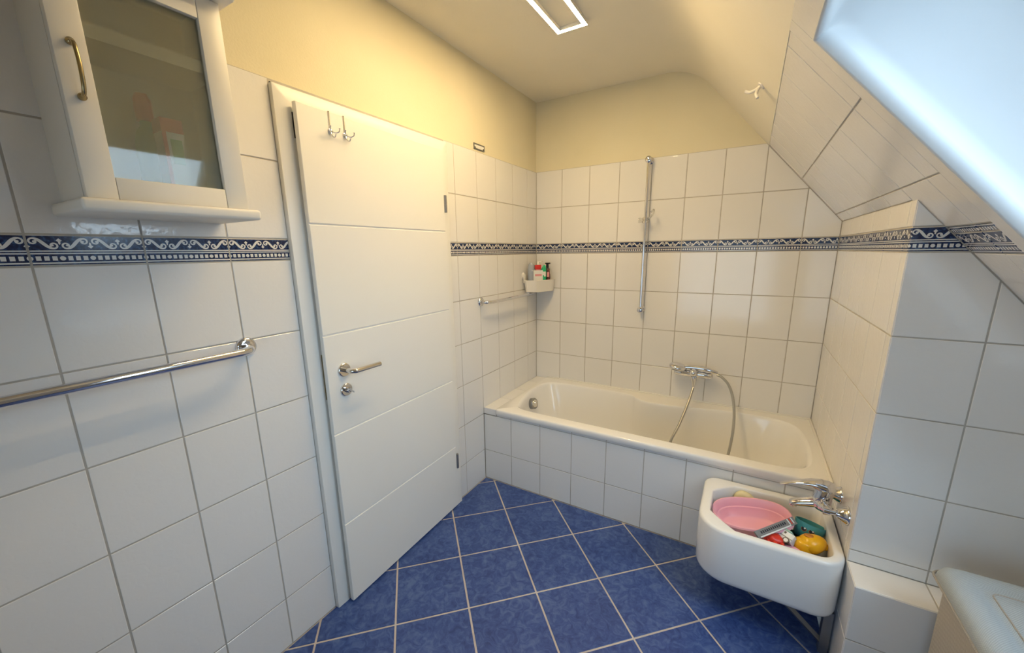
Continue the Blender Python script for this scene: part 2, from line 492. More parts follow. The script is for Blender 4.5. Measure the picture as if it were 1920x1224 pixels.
def cell_wall(name, us, vs_, O, U, V, depth, matof, skip=lambda i, j: False, mats=('grout', 'plaster', 'dark'), closed_back=True):
    """a slab of cells with openings; front face at O, depth behind it"""
    N = U.cross(V); vid, verts, faces, fm = {}, [], [], []
    def vert(i, j, b_):
        k = (i, j, b_)
        if k not in vid: vid[k] = len(verts); verts.append(O + U*us[i] + V*vs_[j] - N*(depth if b_ else 0))
        return vid[k]
    nu, nv = len(us)-1, len(vs_)-1
    for i in range(nu):
        for j in range(nv):
            sk = skip(i, j)
            if not sk: faces.append((vert(i, j, 0), vert(i+1, j, 0), vert(i+1, j+1, 0), vert(i, j+1, 0))); fm.append(matof(i, j))
            if not sk or closed_back:
                faces.append((vert(i, j, 1), vert(i, j+1, 1), vert(i+1, j+1, 1), vert(i+1, j, 1))); fm.append(2)
            for di, dj, a, b_ in ((-1, 0, (i, j), (i, j+1)), (1, 0, (i+1, j), (i+1, j+1)), (0, -1, (i, j), (i+1, j)), (0, 1, (i, j+1), (i+1, j+1))):
                ii, jj = i+di, j+dj
                out = ii < 0 or jj < 0 or ii >= nu or jj >= nv
                if (out and not sk) or (not out and not sk and skip(ii, jj)):
                    faces.append((vert(*a, 0), vert(*b_, 0), vert(*b_, 1), vert(*a, 1))); fm.append(0 if out else 2)
    me = D.meshes.new(name); me.from_pydata(verts, [], faces)
    for q in mats: me.materials.append(MAT[q])
    for k, q in enumerate(fm): me.polygons[k].material_index = q
    o = D.objects.new(name, me); put(o, None); return struct(o)
ex, ey, ez = Vector((1, 0, 0)), Vector((0, 1, 0)), Vector((0, 0, 1))
BACKSET = 0.0020      # joints lie this far behind the tile faces

# ------------------------------------------------------------------ floor
floor = mesh('floor', [(-0.12, REAR-0.05, -0.0025), (EAVE+0.05, REAR-0.05, -0.0025), (EAVE+0.05, 0.05, -0.0025), (-0.12, 0.05, -0.0025),
                       (-0.12, REAR-0.05, -0.1), (EAVE+0.05, REAR-0.05, -0.1), (EAVE+0.05, 0.05, -0.1), (-0.12, 0.05, -0.1)],
             [(0, 1, 2, 3), (7, 6, 5, 4), (0, 4, 5, 1), (1, 5, 6, 2), (2, 6, 7, 3), (3, 7, 4, 0)], 'floor_grout', base=(0, 0, 0))
struct(floor)
FS = 0.2978
fO = Vector((0.0745, -1.5896, 0)); fU = Vector((math.cos(PI/4), math.sin(PI/4), 0)); fV = Vector((-math.sin(PI/4), math.cos(PI/4), 0))
GR_WALL = GR; GR = 0.0080
for i in range(-9, 12):
    for j in range(-12, 10):
        p = [(i*FS, j*FS), ((i+1)*FS, j*FS), ((i+1)*FS, (j+1)*FS), (i*FS, (j+1)*FS)]
        # clip to the visible floor: x >= 0, x <= EAVE, y <= -DT, y >= -2.95
        for (nx, ny, c) in ((-1, 0, 0.0), (1, 0, EAVE), (0, 1, -DT), (0, -1, 2.95)):
            if len(p) < 3: break
            a = nx*fU.x + ny*fU.y; b_ = nx*fV.x + ny*fV.y; c2 = c - (nx*fO.x + ny*fO.y)
            p = clip(p, a, b_, c2)
        if len(p) >= 3: lay_tile(p, fO, fU, fV, floor, 'floor_tile', 'floor_tile', jitter=0.0008)
GR = GR_WALL

# ------------------------------------------------------------------ walls
# left wall (x = 0, facing +x): u runs along -y -> use U = +y so that U x V = +x
CAS0, CAS1, CAST = -1.866, -1.017, 1.998            # door casing outline
us = [REAR, CAS0+0.03, CAS1-0.03, 0.05]; vz = [0.0, CAST-0.03, ZT, ZC+0.05]
wall_left = cell_wall('wall_left', us, vz, Vector((-BACKSET, 0, 0)), ey, ez, 0.14, lambda i, j: 1 if j == 2 else 0, skip=lambda i, j: i == 1 and j == 0)
ycols = [CAS1, -0.9375, -0.7375, -0.5375, -0.3375, -0.1375, 0.0]
for i in range(len(ycols)-1):
    hidden = ycols[i] >= -0.74
    for v0, v1, bd in (rows_from(ROWS[2]) if hidden else STD):
        u0 = ycols[i+1]-TW if i == 0 else ycols[i]
        lay_tile([(ycols[i], v0), (ycols[i+1], v0), (ycols[i+1], v1), (ycols[i], v1)], Vector((0, 0, 0)), ey, ez, wall_left,
                 'border' if bd else 'tile', 'border_tile' if bd else 'tile', (u0, v0) if bd else None)
ycols = [-2.854, -2.654, -2.454, -2.254, -2.054, CAS0]
for i in range(len(ycols)-1):
    for v0, v1, bd in STD:
        lay_tile([(ycols[i], v0), (ycols[i+1], v0), (ycols[i+1], v1), (ycols[i], v1)], Vector((0, 0, 0)), ey, ez, wall_left,
                 'border' if bd else 'tile', 'border_tile' if bd else 'tile', (ycols[i], v0) if bd else None)

for y0, y1 in ((-1.862, -1.830), (-1.715, -1.625), (-1.075, -1.030)):
    v, f = box_vf(-BACKSET-0.002, 0.0006, y0, y1, CAST+0.0005, CAST+0.0062); mesh('plaster_gap', v, f, 'dark', wall_left)

# back wall (y = 0, facing -y): U = +x, V = +z gives U x V = -y
def poly_wall(name, poly, O, U, V, depth, mat, split=None):
    N = U.cross(V)
    def pts(pl, b_): return [O + U*a + V*c - N*b_ for a, c in pl]
    lowp, highp = (clip(poly, 0, 1, split), clip(poly, 0, -1, -split)) if split else (poly, None)
    v, f, fm = [], [], []
    for pl, k in ((lowp, 0), (highp, 1)):
        if not pl: continue
        n0 = len(v); n = len(pl); v += pts(pl, 0) + pts(pl, depth)
        f.append(tuple(range(n0, n0+n))); fm.append(k); f.append(tuple(range(n0+2*n-1, n0+n-1, -1))); fm.append(k)
        for i in range(n): j = (i+1) % n; f.append((n0+i, n0+n+i, n0+n+j, n0+j)); fm.append(k)
    me = D.meshes.new(name); me.from_pydata(v, [], f)
    me.materials.append(MAT[mat]); me.materials.append(MAT['plaster'])
    for i, k in enumerate(fm): me.polygons[i].material_index = k
    o = D.objects.new(name, me); put(o, None); return struct(o)
XC = SX - (ZC-SZ)/SL                                        # where slope meets the flat ceiling
wall_back = poly_wall('wall_back', [(-0.05, 0), (W+0.05, 0), (W+0.05, slope_z(W+0.05)+0.03), (XC, ZC+0.03), (-0.05, ZC+0.03)],
                      Vector((0, BACKSET, 0)), ex, ez, 0.1, 'grout', ZT)
sclip = [(SL/SK, 1/SK, (SZ+SL*SX)/SK + 0.0005)]
grid_tiles([TW*k for k in range(9)]+[W], rows_from(ROWS[2]), Vector((0, 0, 0)), ex, ez, wall_back, clips=sclip)

# bath end wall (x = W, facing -x): U = -y, V = +z
wall_right = poly_wall('wall_right', [(-0.02, 0), (P-BACKSET-0.03, 0), (P-BACKSET-0.03, slope_z(W)+0.01), (-0.02, slope_z(W)+0.01)], Vector((W+BACKSET, 0, 0)), -ey, ez, 0.08, 'grout')
cols = [0.0, 0.236, 0.436, 0.636, 0.836, 1.036, P]
for i in range(len(cols)-1):
    for v0, v1, bd in (rows_from(ROWS[2]) if cols[i+1] < 0.7 else STD):
        v1 = min(v1, slope_z(W)+0.0005)
        if v1-v0 < 0.01: continue
        if cols[i+1] > 1.05 and v1 < 0.41: continue
        lay_tile([(cols[i], v0), (cols[i+1], v0), (cols[i+1], v1), (cols[i], v1)], Vector((W, 0, 0)), -ey, ez, wall_right,
                 'border' if bd else 'tile', 'border_tile' if bd else 'tile', (cols[i+1]-TW if i == 0 else cols[i], v0) if bd else None)

# pier face (y = -P, facing the camera)
wall_pier = poly_wall('wall_pier', [(W+BACKSET, 0), (EAVE, 0), (EAVE, slope_z(EAVE)+0.02), (W+BACKSET, slope_z(W)+0.01)], Vector((0, -P+BACKSET, 0)), ex, ez, 0.03, 'grout')
LEDGE_Z, LEDGE_Y = 0.405, -1.211
grid_tiles([W, W+0.1963, W+0.3963, W+0.5963, EAVE], rows_from(LEDGE_Z), Vector((0, -P, 0)), ex, ez, wall_pier, clips=sclip,
           uphase=lambda a, b_: b_-TW)
# tiled ledge in front of the pier
v, f = box_vf(W+BACKSET, EAVE, LEDGE_Y+BACKSET, -P+0.01, 0, LEDGE_Z-BACKSET)
wall_ledge = struct(mesh('wall_ledge', v, f, 'grout', base=(W, LEDGE_Y, 0)))
for a, b_ in ((W, W+0.1963), (W+0.1963, W+0.3963), (W+0.3963, W+0.5963), (W+0.5963, EAVE)):
    lay_tile([(a, 0), (b_, 0), (b_, -LEDGE_Y-P+0.002), (a, -LEDGE_Y-P+0.002)], Vector((0, LEDGE_Y, LEDGE_Z)), ex, ey, wall_ledge)
    for z0, z1 in ((0, Z1), (Z1, LEDGE_Z)):
        lay_tile([(a, z0), (b_, z0), (b_, z1), (a, z1)], Vector((0, LEDGE_Y, 0)), ex, ez, wall_ledge)
for z0, z1 in ((0, Z1), (Z1, LEDGE_Z)):
    lay_tile([(1.036, z0), (-LEDGE_Y, z0), (-LEDGE_Y, z1), (1.036, z1)], Vector((W, 0, 0)), -ey, ez, wall_ledge)

# bath apron (y = -DT)
v, f = box_vf(0, W, -DT+BACKSET, -DT+0.04, 0, 0.464)
wall_apron = struct(mesh('wall_apron', v, f, 'grout', base=(0, -DT, 0)))
cols = [TW*k for k in range(9)]+[W]
for i in range(len(cols)-1):
    for z0, z1 in ((0, Z1), (Z1, ROWS[2]), (ROWS[2], 0.466)):
        if i == 0 and z0 > 0.44: continue
        lay_tile([(cols[i], z0), (cols[i+1], z0), (cols[i+1], z1), (cols[i], z1)], Vector((0, -DT, 0)), ex, ez, wall_apron)
TUBX0 = 0.097
lay_tile([(0, ROWS[2]), (TUBX0-0.002, ROWS[2]), (TUBX0-0.002, 0.494), (0, 0.494)], Vector((0, -DT, 0)), ex, ez, wall_apron)
lay_tile([(TUBX0, ROWS[2]), (TW, ROWS[2]), (TW, 0.466), (TUBX0, 0.466)], Vector((0, -DT, 0)), ex, ez, wall_apron)
v, f = box_vf(0, TUBX0-0.004, -DT+BACKSET, 0, 0.40, 0.494-BACKSET)
bl = mesh('ledge_bed', v, f, 'grout', wall_apron)
yj = [-DT, -0.5375, -0.3375, -0.1375, 0]
for i in range(4):
    lay_tile([(0, yj[i]), (TUBX0-0.002, yj[i]), (TUBX0-0.002, yj[i+1]), (0, yj[i+1])], Vector((0, 0, 0.494)), ex, ey, wall_apron)

# rear and eaves walls, out of the picture
# the rear wall, with an unseen window added to light the pier and sink
RX0, RX1, RZ0, RZ1 = 0.45, 1.70, 0.45, 1.60
ru = sorted([-(EAVE+0.05), -RX1, -RX0, 0.12]); rv = [0.0, RZ0, RZ1, ZC+0.05]
wall_rear = cell_wall('wall_rear', ru, rv, Vector((0, REAR, 0)), -ex, ez, 0.14, lambda i, j: 1, skip=lambda i, j: i == 1 and j == 1, mats=('plaster', 'plaster', 'plaster'), closed_back=False)
struct(box('wall_eaves', EAVE, EAVE+0.1, REAR, -P, 0, slope_z(EAVE)+0.02, 'tile'))

# ------------------------------------------------------------------ ceiling: flat part, rounded into the plastered slope
U_T = 0.010                                                    # slope distance where the tiles start
prof = [(-0.05, ZC)]
Rr = 0.32; ang = math.atan(SL); tl = Rr*math.tan(ang/2)
for k in range(13):
    a = ang*k/12
    prof.append((XC - tl + Rr*math.sin(a), ZC - Rr*(1-math.cos(a))))
pe = slope_pt(U_T, 0); prof.append((pe.x, pe.z))
n = len(prof); v, f = [], []
for y in (0.05, REAR-0.05):
    v += [(x, y, z) for x, z in prof] + [(x+0.06, y, z+0.08) for x, z in prof]
for i in range(n-1):
    f.append((i, i+1, 2*n+i+1, 2*n+i)); f.append((n+i, 3*n+i, 3*n+i+1, n+i+1))
f += [(0, 2*n, 3*n, n), (n-1, 2*n-1, 4*n-1, 3*n-1)] + [tuple(list(range(n)) + list(range(2*n-1, n-1, -1)))] + [tuple(list(range(2*n, 3*n)) + list(range(4*n-1, 3*n-1, -1)))]
ceil_o = mesh('ceiling', v, f, 'ceiling_paint', base=(0, 0, ZC), smooth=30); struct(ceil_o)

# tiled slope with the window opening: U = down the slope, V = y ; U x V must face the room
sU, sV = SDIR, -ey
assert sU.cross(sV).dot(SNOR) > 0.9 or sU.cross(sV).dot(SNOR) < -0.9
if sU.cross(sV).dot(SNOR) < 0: sV = ey
sg = 1 if sV.y > 0 else -1
WIN_Y0, WIN_Y1, WIN_U0, WIN_U1 = -1.385, -1.985, 0.083, 1.36
sO = Vector((SX, 0, SZ))
UEND = (EAVE+0.03-SX)*SK
HM = 0.045                                                      # the hole is larger than the lining that fills it
sv = sorted([0.05*sg, (WIN_Y0+HM)*sg, (WIN_Y1-HM)*sg, (REAR-0.05)*sg])
us = [U_T, WIN_U0-HM, WIN_U1+HM, UEND]
wy = sorted([(WIN_Y0+HM)*sg, (WIN_Y1-HM)*sg])
ceiling_slope = cell_wall('ceiling_slope', us, sv, sO - SNOR*BACKSET, sU, sV, 0.12, lambda i, j: 0,
                          skip=lambda i, j: i == 1 and abs(sv[j]-wy[0]) < 1e-6, closed_back=False)
srows = [(U_T, 0.258, 0), (0.258, 0.507, 0), (0.507, 0.660, 0), (0.660, 0.684, 1), (0.684, 0.754, 2), (0.754, 1.003, 0), (1.003, 1.252, 0)]
syc = [0.0, -0.043, -0.243, -0.443, -0.643, -0.843, -1.043, -1.243, -1.33]
uW = (W-SX)*SK
for i in range(len(syc)-1):
    for u0, u1, bd in srows:
        ya, yb = syc[i], syc[i+1]
        p = [(u0, ya*sg), (u1, ya*sg), (u1, yb*sg), (u0, yb*sg)]
        if u0 >= uW-0.004 and yb > -P: continue
        if u1 > uW and yb > -P+0.001: p = clip(p, 1, 0, uW+0.0005)
        elif u1 > uW and ya > -P: p = clip(p, 0, 1 if sg > 0 else -1, -P-0.001 if sg > 0 else -(P+0.001)) if u0 > uW-0.004 else p
        if not bd:
            lay_tile(p, sO, sU, sV, ceiling_slope)
        else:
            # the border runs along y: use a frame with U along y so the print lies the right way
            bU = -ey; bV = -SDIR
            if bU.cross(bV).dot(SNOR) < 0: bU = ey
            s2 = 1 if bU.y > 0 else -1
            a0, a1 = sorted((max(min(ya, -P-0.001), -2)*s2, yb*s2))
            if a1-a0 < 0.01: continue
            v1 = 0.024 if bd == 1 else BH
            vo = -u1
            lay_tile([(a0, vo), (a1, vo), (a1, vo+(u1-u0)), (a0, vo+(u1-u0))], sO, bU, bV, ceiling_slope, 'border', 'border_tile', (a0, vo - (0.0085 if bd == 1 else 0)))

# window: cover strips, moulded lining, sash, pane
window = struct(empty('window_1', slope_pt(WIN_U0, WIN_Y0)))
def slab_on_slope(name, u0, u1, y0, y1, n0, n1, mat, parent, r=0.0):
    v = [slope_pt(u, y, q) for q in (n0, n1) for y in (y0, y1) for u in (u0, u1)]
    f = [(0, 2, 3, 1), (4, 5, 7, 6), (0, 1, 5, 4), (2, 6, 7, 3), (0, 4, 6, 2), (1, 3, 7, 5)]
    if r: v, f = bevelled(v, f, r, 2)
    return mesh(name, v, f, mat, parent, smooth=40 if r else None)
slab_on_slope('cover_strip', U_T, UEND-0.05, WIN_Y0, -1.3315, -BACKSET, 0.0005, 'tile', window)
slab_on_slope('cover_strip', U_T, WIN_U0, -2.8, WIN_Y0-0.002, -BACKSET, 0.0005, 'tile', window)
def lining_ring(off, n_, r):
    pts = rrect(WIN_U0-off, WIN_U1+off, WIN_Y1-off, WIN_Y0+off, r, 8)
    return [slope_pt(u, y, n_) for u, y in pts]
rings = [lining_ring(0.001, -0.004, 0.002), lining_ring(0.0, 0.0015, 0.002), lining_ring(-0.003, 0.002, 0.003), lining_ring(-0.006, -0.002, 0.004), lining_ring(-0.006, -0.030, 0.006), lining_ring(-0.001, -0.034, 0.015),
         lining_ring(0.008, -0.07, 0.06), lining_ring(0.025, -0.16, 0.09), lining_ring(0.03, -0.38, 0.09)]
v, f = loft_vf(rings, False, False)
mesh('lining', v, f, 'lining', window, smooth=60)
fr = [lining_ring(0.10, -0.36, 0.02), lining_ring(0.10, -0.42, 0.02), lining_ring(-0.03, -0.42, 0.01), lining_ring(-0.02, -0.365, 0.01), lining_ring(0.10, -0.36, 0.02)]
v, f = loft_vf(fr, False, False)
mesh('sash_frame', v, f, 'lacquer', window, smooth=40)
slab_on_slope('pane', WIN_U0+0.02, WIN_U1-0.02, WIN_Y1+0.02, WIN_Y0-0.02, -0.405, -0.390, 'pane', window)
pl = D.lights.new('window_portal', 'AREA'); pl.shape = 'RECTANGLE'; pl.size = WIN_U1-WIN_U0-0.1; pl.size_y = WIN_Y0-WIN_Y1-0.1
pl.cycles.is_portal = True
plo = D.objects.new('window_portal', pl); COL.objects.link(plo)
zax = -SNOR; xax = SDIR; yax = zax.cross(xax)
cpt = slope_pt((WIN_U0+WIN_U1)/2, (WIN_Y0+WIN_Y1)/2, -0.43)
plo.matrix_world = Matrix(((xax.x, yax.x, zax.x, cpt.x), (xax.y, yax.y, zax.y, cpt.y), (xax.z, yax.z, zax.z, cpt.z), (0, 0, 0, 1)))

added_window = struct(empty('added_rear_window', ((RX0+RX1)/2, REAR, RZ0)))  # unseen window, added for cool light on the pier and sink
v, f = [], []
for y in (REAR-0.10, REAR-0.05):
    v += [(x, y, z) for x, z in ((RX0, RZ0), (RX1, RZ0), (RX1, RZ1), (RX0, RZ1))] + [(x, y, z) for x, z in ((RX0+0.06, RZ0+0.06), (RX1-0.06, RZ0+0.06), (RX1-0.06, RZ1-0.06), (RX0+0.06, RZ1-0.06))]
for k in range(4):
    j = (k+1) % 4; f += [(k, j, 4+j, 4+k), (8+k, 12+k, 12+j, 8+j), (k, 8+k, 8+j, j), (4+k, 4+j, 12+j, 12+k)]
mesh('sash_frame', v, f, 'lacquer', added_window)
box('pane', RX0+0.055, RX1-0.055, REAR-0.085, REAR-0.070, RZ0+0.055, RZ1-0.055, 'tinted', added_window)
p2 = D.lights.new('window_portal', 'AREA'); p2.shape = 'RECTANGLE'; p2.size = RX1-RX0; p2.size_y = RZ1-RZ0; p2.cycles.is_portal = True
p2o = D.objects.new('window_portal', p2); COL.objects.link(p2o)
p2o.matrix_world = Matrix(((1, 0, 0, (RX0+RX1)/2), (0, 0, -1, REAR-0.15), (0, 1, 0, (RZ0+RZ1)/2), (0, 0, 0, 1)))

# ------------------------------------------------------------------ door
door = struct(empty('door_1', (0.01, -1.44, 0)))
def casing_vf(y0, y1, z0, z1): return box_vf(0.0, 0.02, y0, y1, z0, z1)
# casing as one mitred frame
cw = 0.062
outp = [(CAS0, 0), (CAS0, CAST), (CAS1, CAST), (CAS1, 0)]
inp = [(CAS0+cw, 0), (CAS0+cw, CAST-cw), (CAS1-cw, CAST-cw), (CAS1-cw, 0)]
v, f = [], []
for x in (-0.004, 0.020):
    v += [(x, y, z) for y, z in outp] + [(x, y, z) for y, z in inp]
for i in range(3):
    f += [(i, i+1, 4+i+1, 4+i), (8+i, 12+i, 12+i+1, 8+i+1), (i, 8+i, 8+i+1, i+1), (4+i, 4+i+1, 12+i+1, 12+i)]
f += [(0, 4, 12, 8), (3, 11, 15, 7)]
v, f = bevelled(v, f, 0.004, 2, subset=lambda e: all(abs(q.co.x-0.020) < 1e-6 for q in e.verts) and abs(e.verts[0].co.z) + abs(e.verts[1].co.z) > 0.01)
mesh('casing', v, f, 'lacquer', door, smooth=35)
# jamb lining of the recess
v, f = [], []
for (y0, y1) in ((CAS0+cw-0.03, CAS0+cw), (CAS1-cw, CAS1-cw+0.03)):
    bv, bf = box_vf(-0.13, -0.004, y0, y1, 0, CAST-cw+0.03); o_ = mesh('jamb', bv, bf, 'lacquer', door)
bv, bf = box_vf(-0.13, -0.004, CAS0+cw, CAS1-cw, CAST-cw, CAST-cw+0.03); mesh('jamb', bv, bf, 'lacquer', door)
# leaf frame: local axes along the leaf from the hinge, outward normal
HB = Vector((0.0302, -1.066, 0)); HE = Vector((0.0522, -1.8154, 0))
LD = (HE-HB).normalized(); LN = Vector((-LD.y, LD.x, 0)); LWID = (HE-HB).length
if LN.x < 0: LN = -LN
def leaf_pt(s, n_, z): return HB + LD*s + LN*n_ + ez*z
ZB, ZL = 0.008, 1.952
gro = [0.380, 0.775, 1.168, 1.567]
pr_ = [(ZB, -0.018), (ZB, -0.002), (ZB+0.002, 0.0)]
for g in gro: pr_ += [(g-0.0045, 0.0), (g-0.002, -0.0035), (g+0.002, -0.0035), (g+0.0045, 0.0)]
pr_ += [(ZL-0.002, 0.0), (ZL, -0.002), (ZL, -0.018)]
v, f = [], []; n = len(pr_)
for s in (0.0, 0.0015, LWID-0.0015, LWID):
    dn = -0.0015 if s in (0.0, LWID) else 0
    v += [leaf_pt(s, q if q < -0.01 else q+dn, z) for z, q in pr_]
for k in range(3):
    for i in range(n-1): f.append((k*n+i, k*n+i+1, (k+1)*n+i+1, (k+1)*n+i))
    f.append((k*n, (k+1)*n, (k+1)*n+n-1, k*n+n-1))
f += [tuple(range(n)), tuple(range(3*n, 4*n))]
leaf = mesh('leaf', v, f, 'lacquer', door)
# rebated inner thickness of the leaf
v = [leaf_pt(s, q, z) for q in (-0.018, -0.040) for z in (ZB, ZL-0.014) for s in (0.016, LWID-0.014)]
mesh('rebate', v, [(0, 1, 3, 2), (4, 6, 7, 5), (0, 4, 5, 1), (2, 3, 7, 6), (0, 2, 6, 4), (1, 5, 7, 3)], 'lacquer', leaf)
for z0, z1 in ((1.660, 1.742), (0.243, 0.331)):
    hg = lathe('hinge', [(0, 0.0), (0, 0.0065), (0.001, 0.0075), ((z1-z0)/2-0.002, 0.0075), ((z1-z0)/2-0.001, 0.006), ((z1-z0)/2+0.001, 0.006), ((z1-z0)/2+0.002, 0.0075), (z1-z0-0.001, 0.0075), (z1-z0, 0.0065), (z1-z0, 0.0)],
               leaf_pt(-0.006, 0.002, z0), (0, 0, 1), 'steel', door, 16)
# lever handle and thumb turn
hd = empty('handle', leaf_pt(0.677, 0, 1.0225), door)
lathe('rose', [(0, 0.0), (0, 0.0265), (0.006, 0.0265), (0.0085, 0.024), (0.0085, 0.0)], leaf_pt(0.677, 0, 1.0225), LN, 'nickel', hd, 32)
neck = [leaf_pt(0.677, 0.0, 1.0225), leaf_pt(0.677, 0.03, 1.0225), leaf_pt(0.676, 0.044, 1.0225), leaf_pt(0.668, 0.053, 1.022), leaf_pt(0.655, 0.056, 1.0215), leaf_pt(0.545, 0.056, 1.020)]
tube('lever', spline(neck, 5), 0.0098, 'nickel', hd, 18)
tt = empty('thumb_turn', leaf_pt(0.677, 0, 0.9414), door)
lathe('rose', [(0, 0.0), (0, 0.0255), (0.006, 0.0255), (0.0085, 0.023), (0.0085, 0.0)], leaf_pt(0.677, 0, 0.9414), LN, 'nickel', tt, 32)
lathe('knob', [(0, 0.0), (0, 0.011), (0.014, 0.010), (0.016, 0.008), (0.016, 0)], leaf_pt(0.677, 0.008, 0.9414), LN, 'chrome', tt, 20)
v, f = box_vf(-0.0035, 0.0035, -0.014, 0.014, 0, 0.012)
v = [leaf_pt(0.677+p[1]*0.8, 0.022+p[2], 0.9414+p[1]*0.6+p[0]) for p in v]; mesh('grip', v, f, 'chrome', tt)
box('strike_plate', 0.012, 0.0215, -1.8115, -1.802, 0.915, 1.093, 'brass', door)
box('strike_plate', 0.012, 0.0215, -1.8115, -1.802, 1.845, 1.925, 'dark', door)

# hooks hung over the door
for k, (s0, lab) in enumerate(((0.628, 'chrome over-door hook nearer the handle side of the white door'), (0.566, 'chrome over-door hook nearer the hinge side of the white door'))):
    t = thing('over_door_hook', leaf_pt(s0, 0.002, 1.88), lab, 'hook', 'hooks over the bathroom door')
    v = [leaf_pt(s0+a, q, z) for z in (1.893, ZL+0.0015) for q in (0.0008, 0.0024) for a in (-0.0022, 0.0022)]
    mesh('strap', v, [(0, 1, 3, 2), (4, 6, 7, 5), (0, 4, 5, 1), (2, 3, 7, 6), (0, 2, 6, 4), (1, 5, 7, 3)], 'nickel', t)
    v = [leaf_pt(s0+a, q, z) for z in (ZL, ZL+0.0015) for q in (-0.041, 0.0024) for a in (-0.0022, 0.0022)]
    mesh('top_bend', v, [(0, 1, 3, 2), (4, 6, 7, 5), (0, 4, 5, 1), (2, 3, 7, 6), (0, 2, 6, 4), (1, 5, 7, 3)], 'nickel', t)
    lathe('boss', [(0, 0), (0, 0.009), (0.003, 0.009), (0.005, 0.006), (0.005, 0)], leaf_pt(s0, 0.001, 1.889), LN, 'chrome', t, 16)
    for dx in (-0.018, 0.018):
        tube('prong', spline([leaf_pt(s0, 0.004, 1.888), leaf_pt(s0+dx*0.6, 0.016, 1.883), leaf_pt(s0+dx, 0.026, 1.888), leaf_pt(s0+dx*1.05, 0.029, 1.898)], 5), [0.0022]*15+[0.0038], 'chrome', t, 10)
    tube('prong', spline([leaf_pt(s0, 0.004, 1.886), leaf_pt(s0, 0.010, 1.872), leaf_pt(s0, 0.022, 1.866), leaf_pt(s0, 0.030, 1.876)], 5), [0.0022]*15+[0.0038], 'chrome', t, 10)

# ------------------------------------------------------------------ ceiling lamp
LX0, LX1, LY0, LY1, LZ = 0.500, 0.646, -1.70, -0.757, 2.449
lamp = thing('ceiling_lamp', (0.573, -1.23, ZC), 'lit rectangular LED frame lamp on the yellow ceiling', 'lamp')
def ring_vf(x0, x1, y0, y1, w, z0, z1):
    o_ = [(x0, y0), (x1, y0), (x1, y1), (x0, y1)]; i_ = [(x0+w, y0+w), (x1-w, y0+w), (x1-w, y1-w), (x0+w, y1-w)]
    v = [(x, y, z) for z in (z0, z1) for x, y in o_+i_]; f = []
    for k in range(4):
        j = (k+1) % 4
        f += [(k, j, 4+j, 4+k), (8+k, 12+k, 12+j, 8+j), (k, 8+k, 8+j, j), (4+k, 4+j, 12+j, 12+k)]
    return v, f
v, f = ring_vf(LX0+0.001, LX1-0.001, LY0+0.001, LY1-0.001, 0.018, LZ-0.0004, LZ+0.002); mesh('diffuser', v, f, 'led', lamp)
v, f = ring_vf(LX0, LX1, LY0, LY1, 0.020, LZ, ZC); mesh('housing', v, f, 'whiteplastic', lamp)

# ------------------------------------------------------------------ bathtub
TZ = 0.502
tub = thing('bathtub', (0.93, -0.37, 0.12), 'white enamel built-in bathtub behind the tiled apron', 'bathtub')
inner = [(0.175, -0.60), (0.130, -0.42), (0.124, -0.22), (0.165, -0.115), (0.28, -0.085), (0.50, -0.075), (0.68, -0.075), (0.765, -0.088), (0.815, -0.135), (0.875, -0.165),
         (0.99, -0.166), (1.13, -0.140), (1.30, -0.095), (1.48, -0.080), (1.61, -0.092), (1.685, -0.165), (1.712, -0.32), (1.712, -0.50), (1.685, -0.625), (1.60, -0.675),
         (1.40, -0.680), (1.10, -0.678), (0.80, -0.676), (0.50, -0.676), (0.30, -0.674), (0.215, -0.655)]
inn = [(p.x, p.y) for p in spline([(a, b_, 0) for a, b_ in inner], 5, True)]
cx, cy = 0.90, -0.375
def tub_ring(f_, z, blend):
    out = []
    for x, y in inn:
        # a smooth lower outline without the soap shelf
        a = math.atan2((y-cy)/0.31, (x-cx)/0.80)
        e = 3.2; ca, sa = abs(math.cos(a)), abs(math.sin(a)); q = (ca**e+sa**e)**(-1/e)
        ex_, ey_ = cx+0.80*q*math.cos(a), cy+0.305*q*math.sin(a)
        px, py = x*(1-blend)+ex_*blend, y*(1-blend)+ey_*blend
        kx = 1-(1-f_)*0.95; ky = 1-(1-f_)*1.25
        out.append((cx+(px-cx)*kx, cy+(py-cy)*ky, z))
    return out
rings = [tub_ring(1.0, TZ, 0), tub_ring(0.994, TZ-0.002, 0), tub_ring(0.985, TZ-0.008, 0), tub_ring(0.978, TZ-0.02, 0.03), tub_ring(0.965, TZ-0.06, 0.12), tub_ring(0.945, 0.38, 0.35), tub_ring(0.91, 0.28, 0.6),
         tub_ring(0.86, 0.18, 0.85), tub_ring(0.81, 0.135, 1), tub_ring(0.72, 0.115, 1), tub_ring(0.5, 0.108, 1), tub_ring(0.05, 0.105, 1)]
v, f = loft_vf(rings, False, True)
mesh('basin', v, f, 'enamel', tub, smooth=60)
bm = bmesh.new()
ov = [bm.verts.new((x, y, TZ)) for x, y in rrect(TUBX0, W-0.002, -DT-0.004, -0.002, 0.012, 4)]
iv = [bm.verts.new((x, y, TZ)) for x, y in inn]
eds = [bm.edges.new((L[i], L[(i+1) % len(L)])) for L in (ov, iv) for i in range(len(L))]
bmesh.ops.triangle_fill(bm, edges=eds, use_beauty=True)
no = len(ov); prev = ov
for off, z in ((0.004, TZ-0.0015), (0.007, TZ-0.006), (0.008, TZ-0.012), (0.008, 0.472), (0.006, 0.468), (-0.004, 0.468)):
    cur = [bm.verts.new((x, y, z)) for x, y in rrect(TUBX0-off*0.2, W-0.002, -DT-0.004-off, -0.002, 0.012, 4)]
    for i in range(no): bm.faces.new((prev[i], prev[(i+1) % no], cur[(i+1) % no], cur[i]))
    prev = cur
bm.verts.index_update()
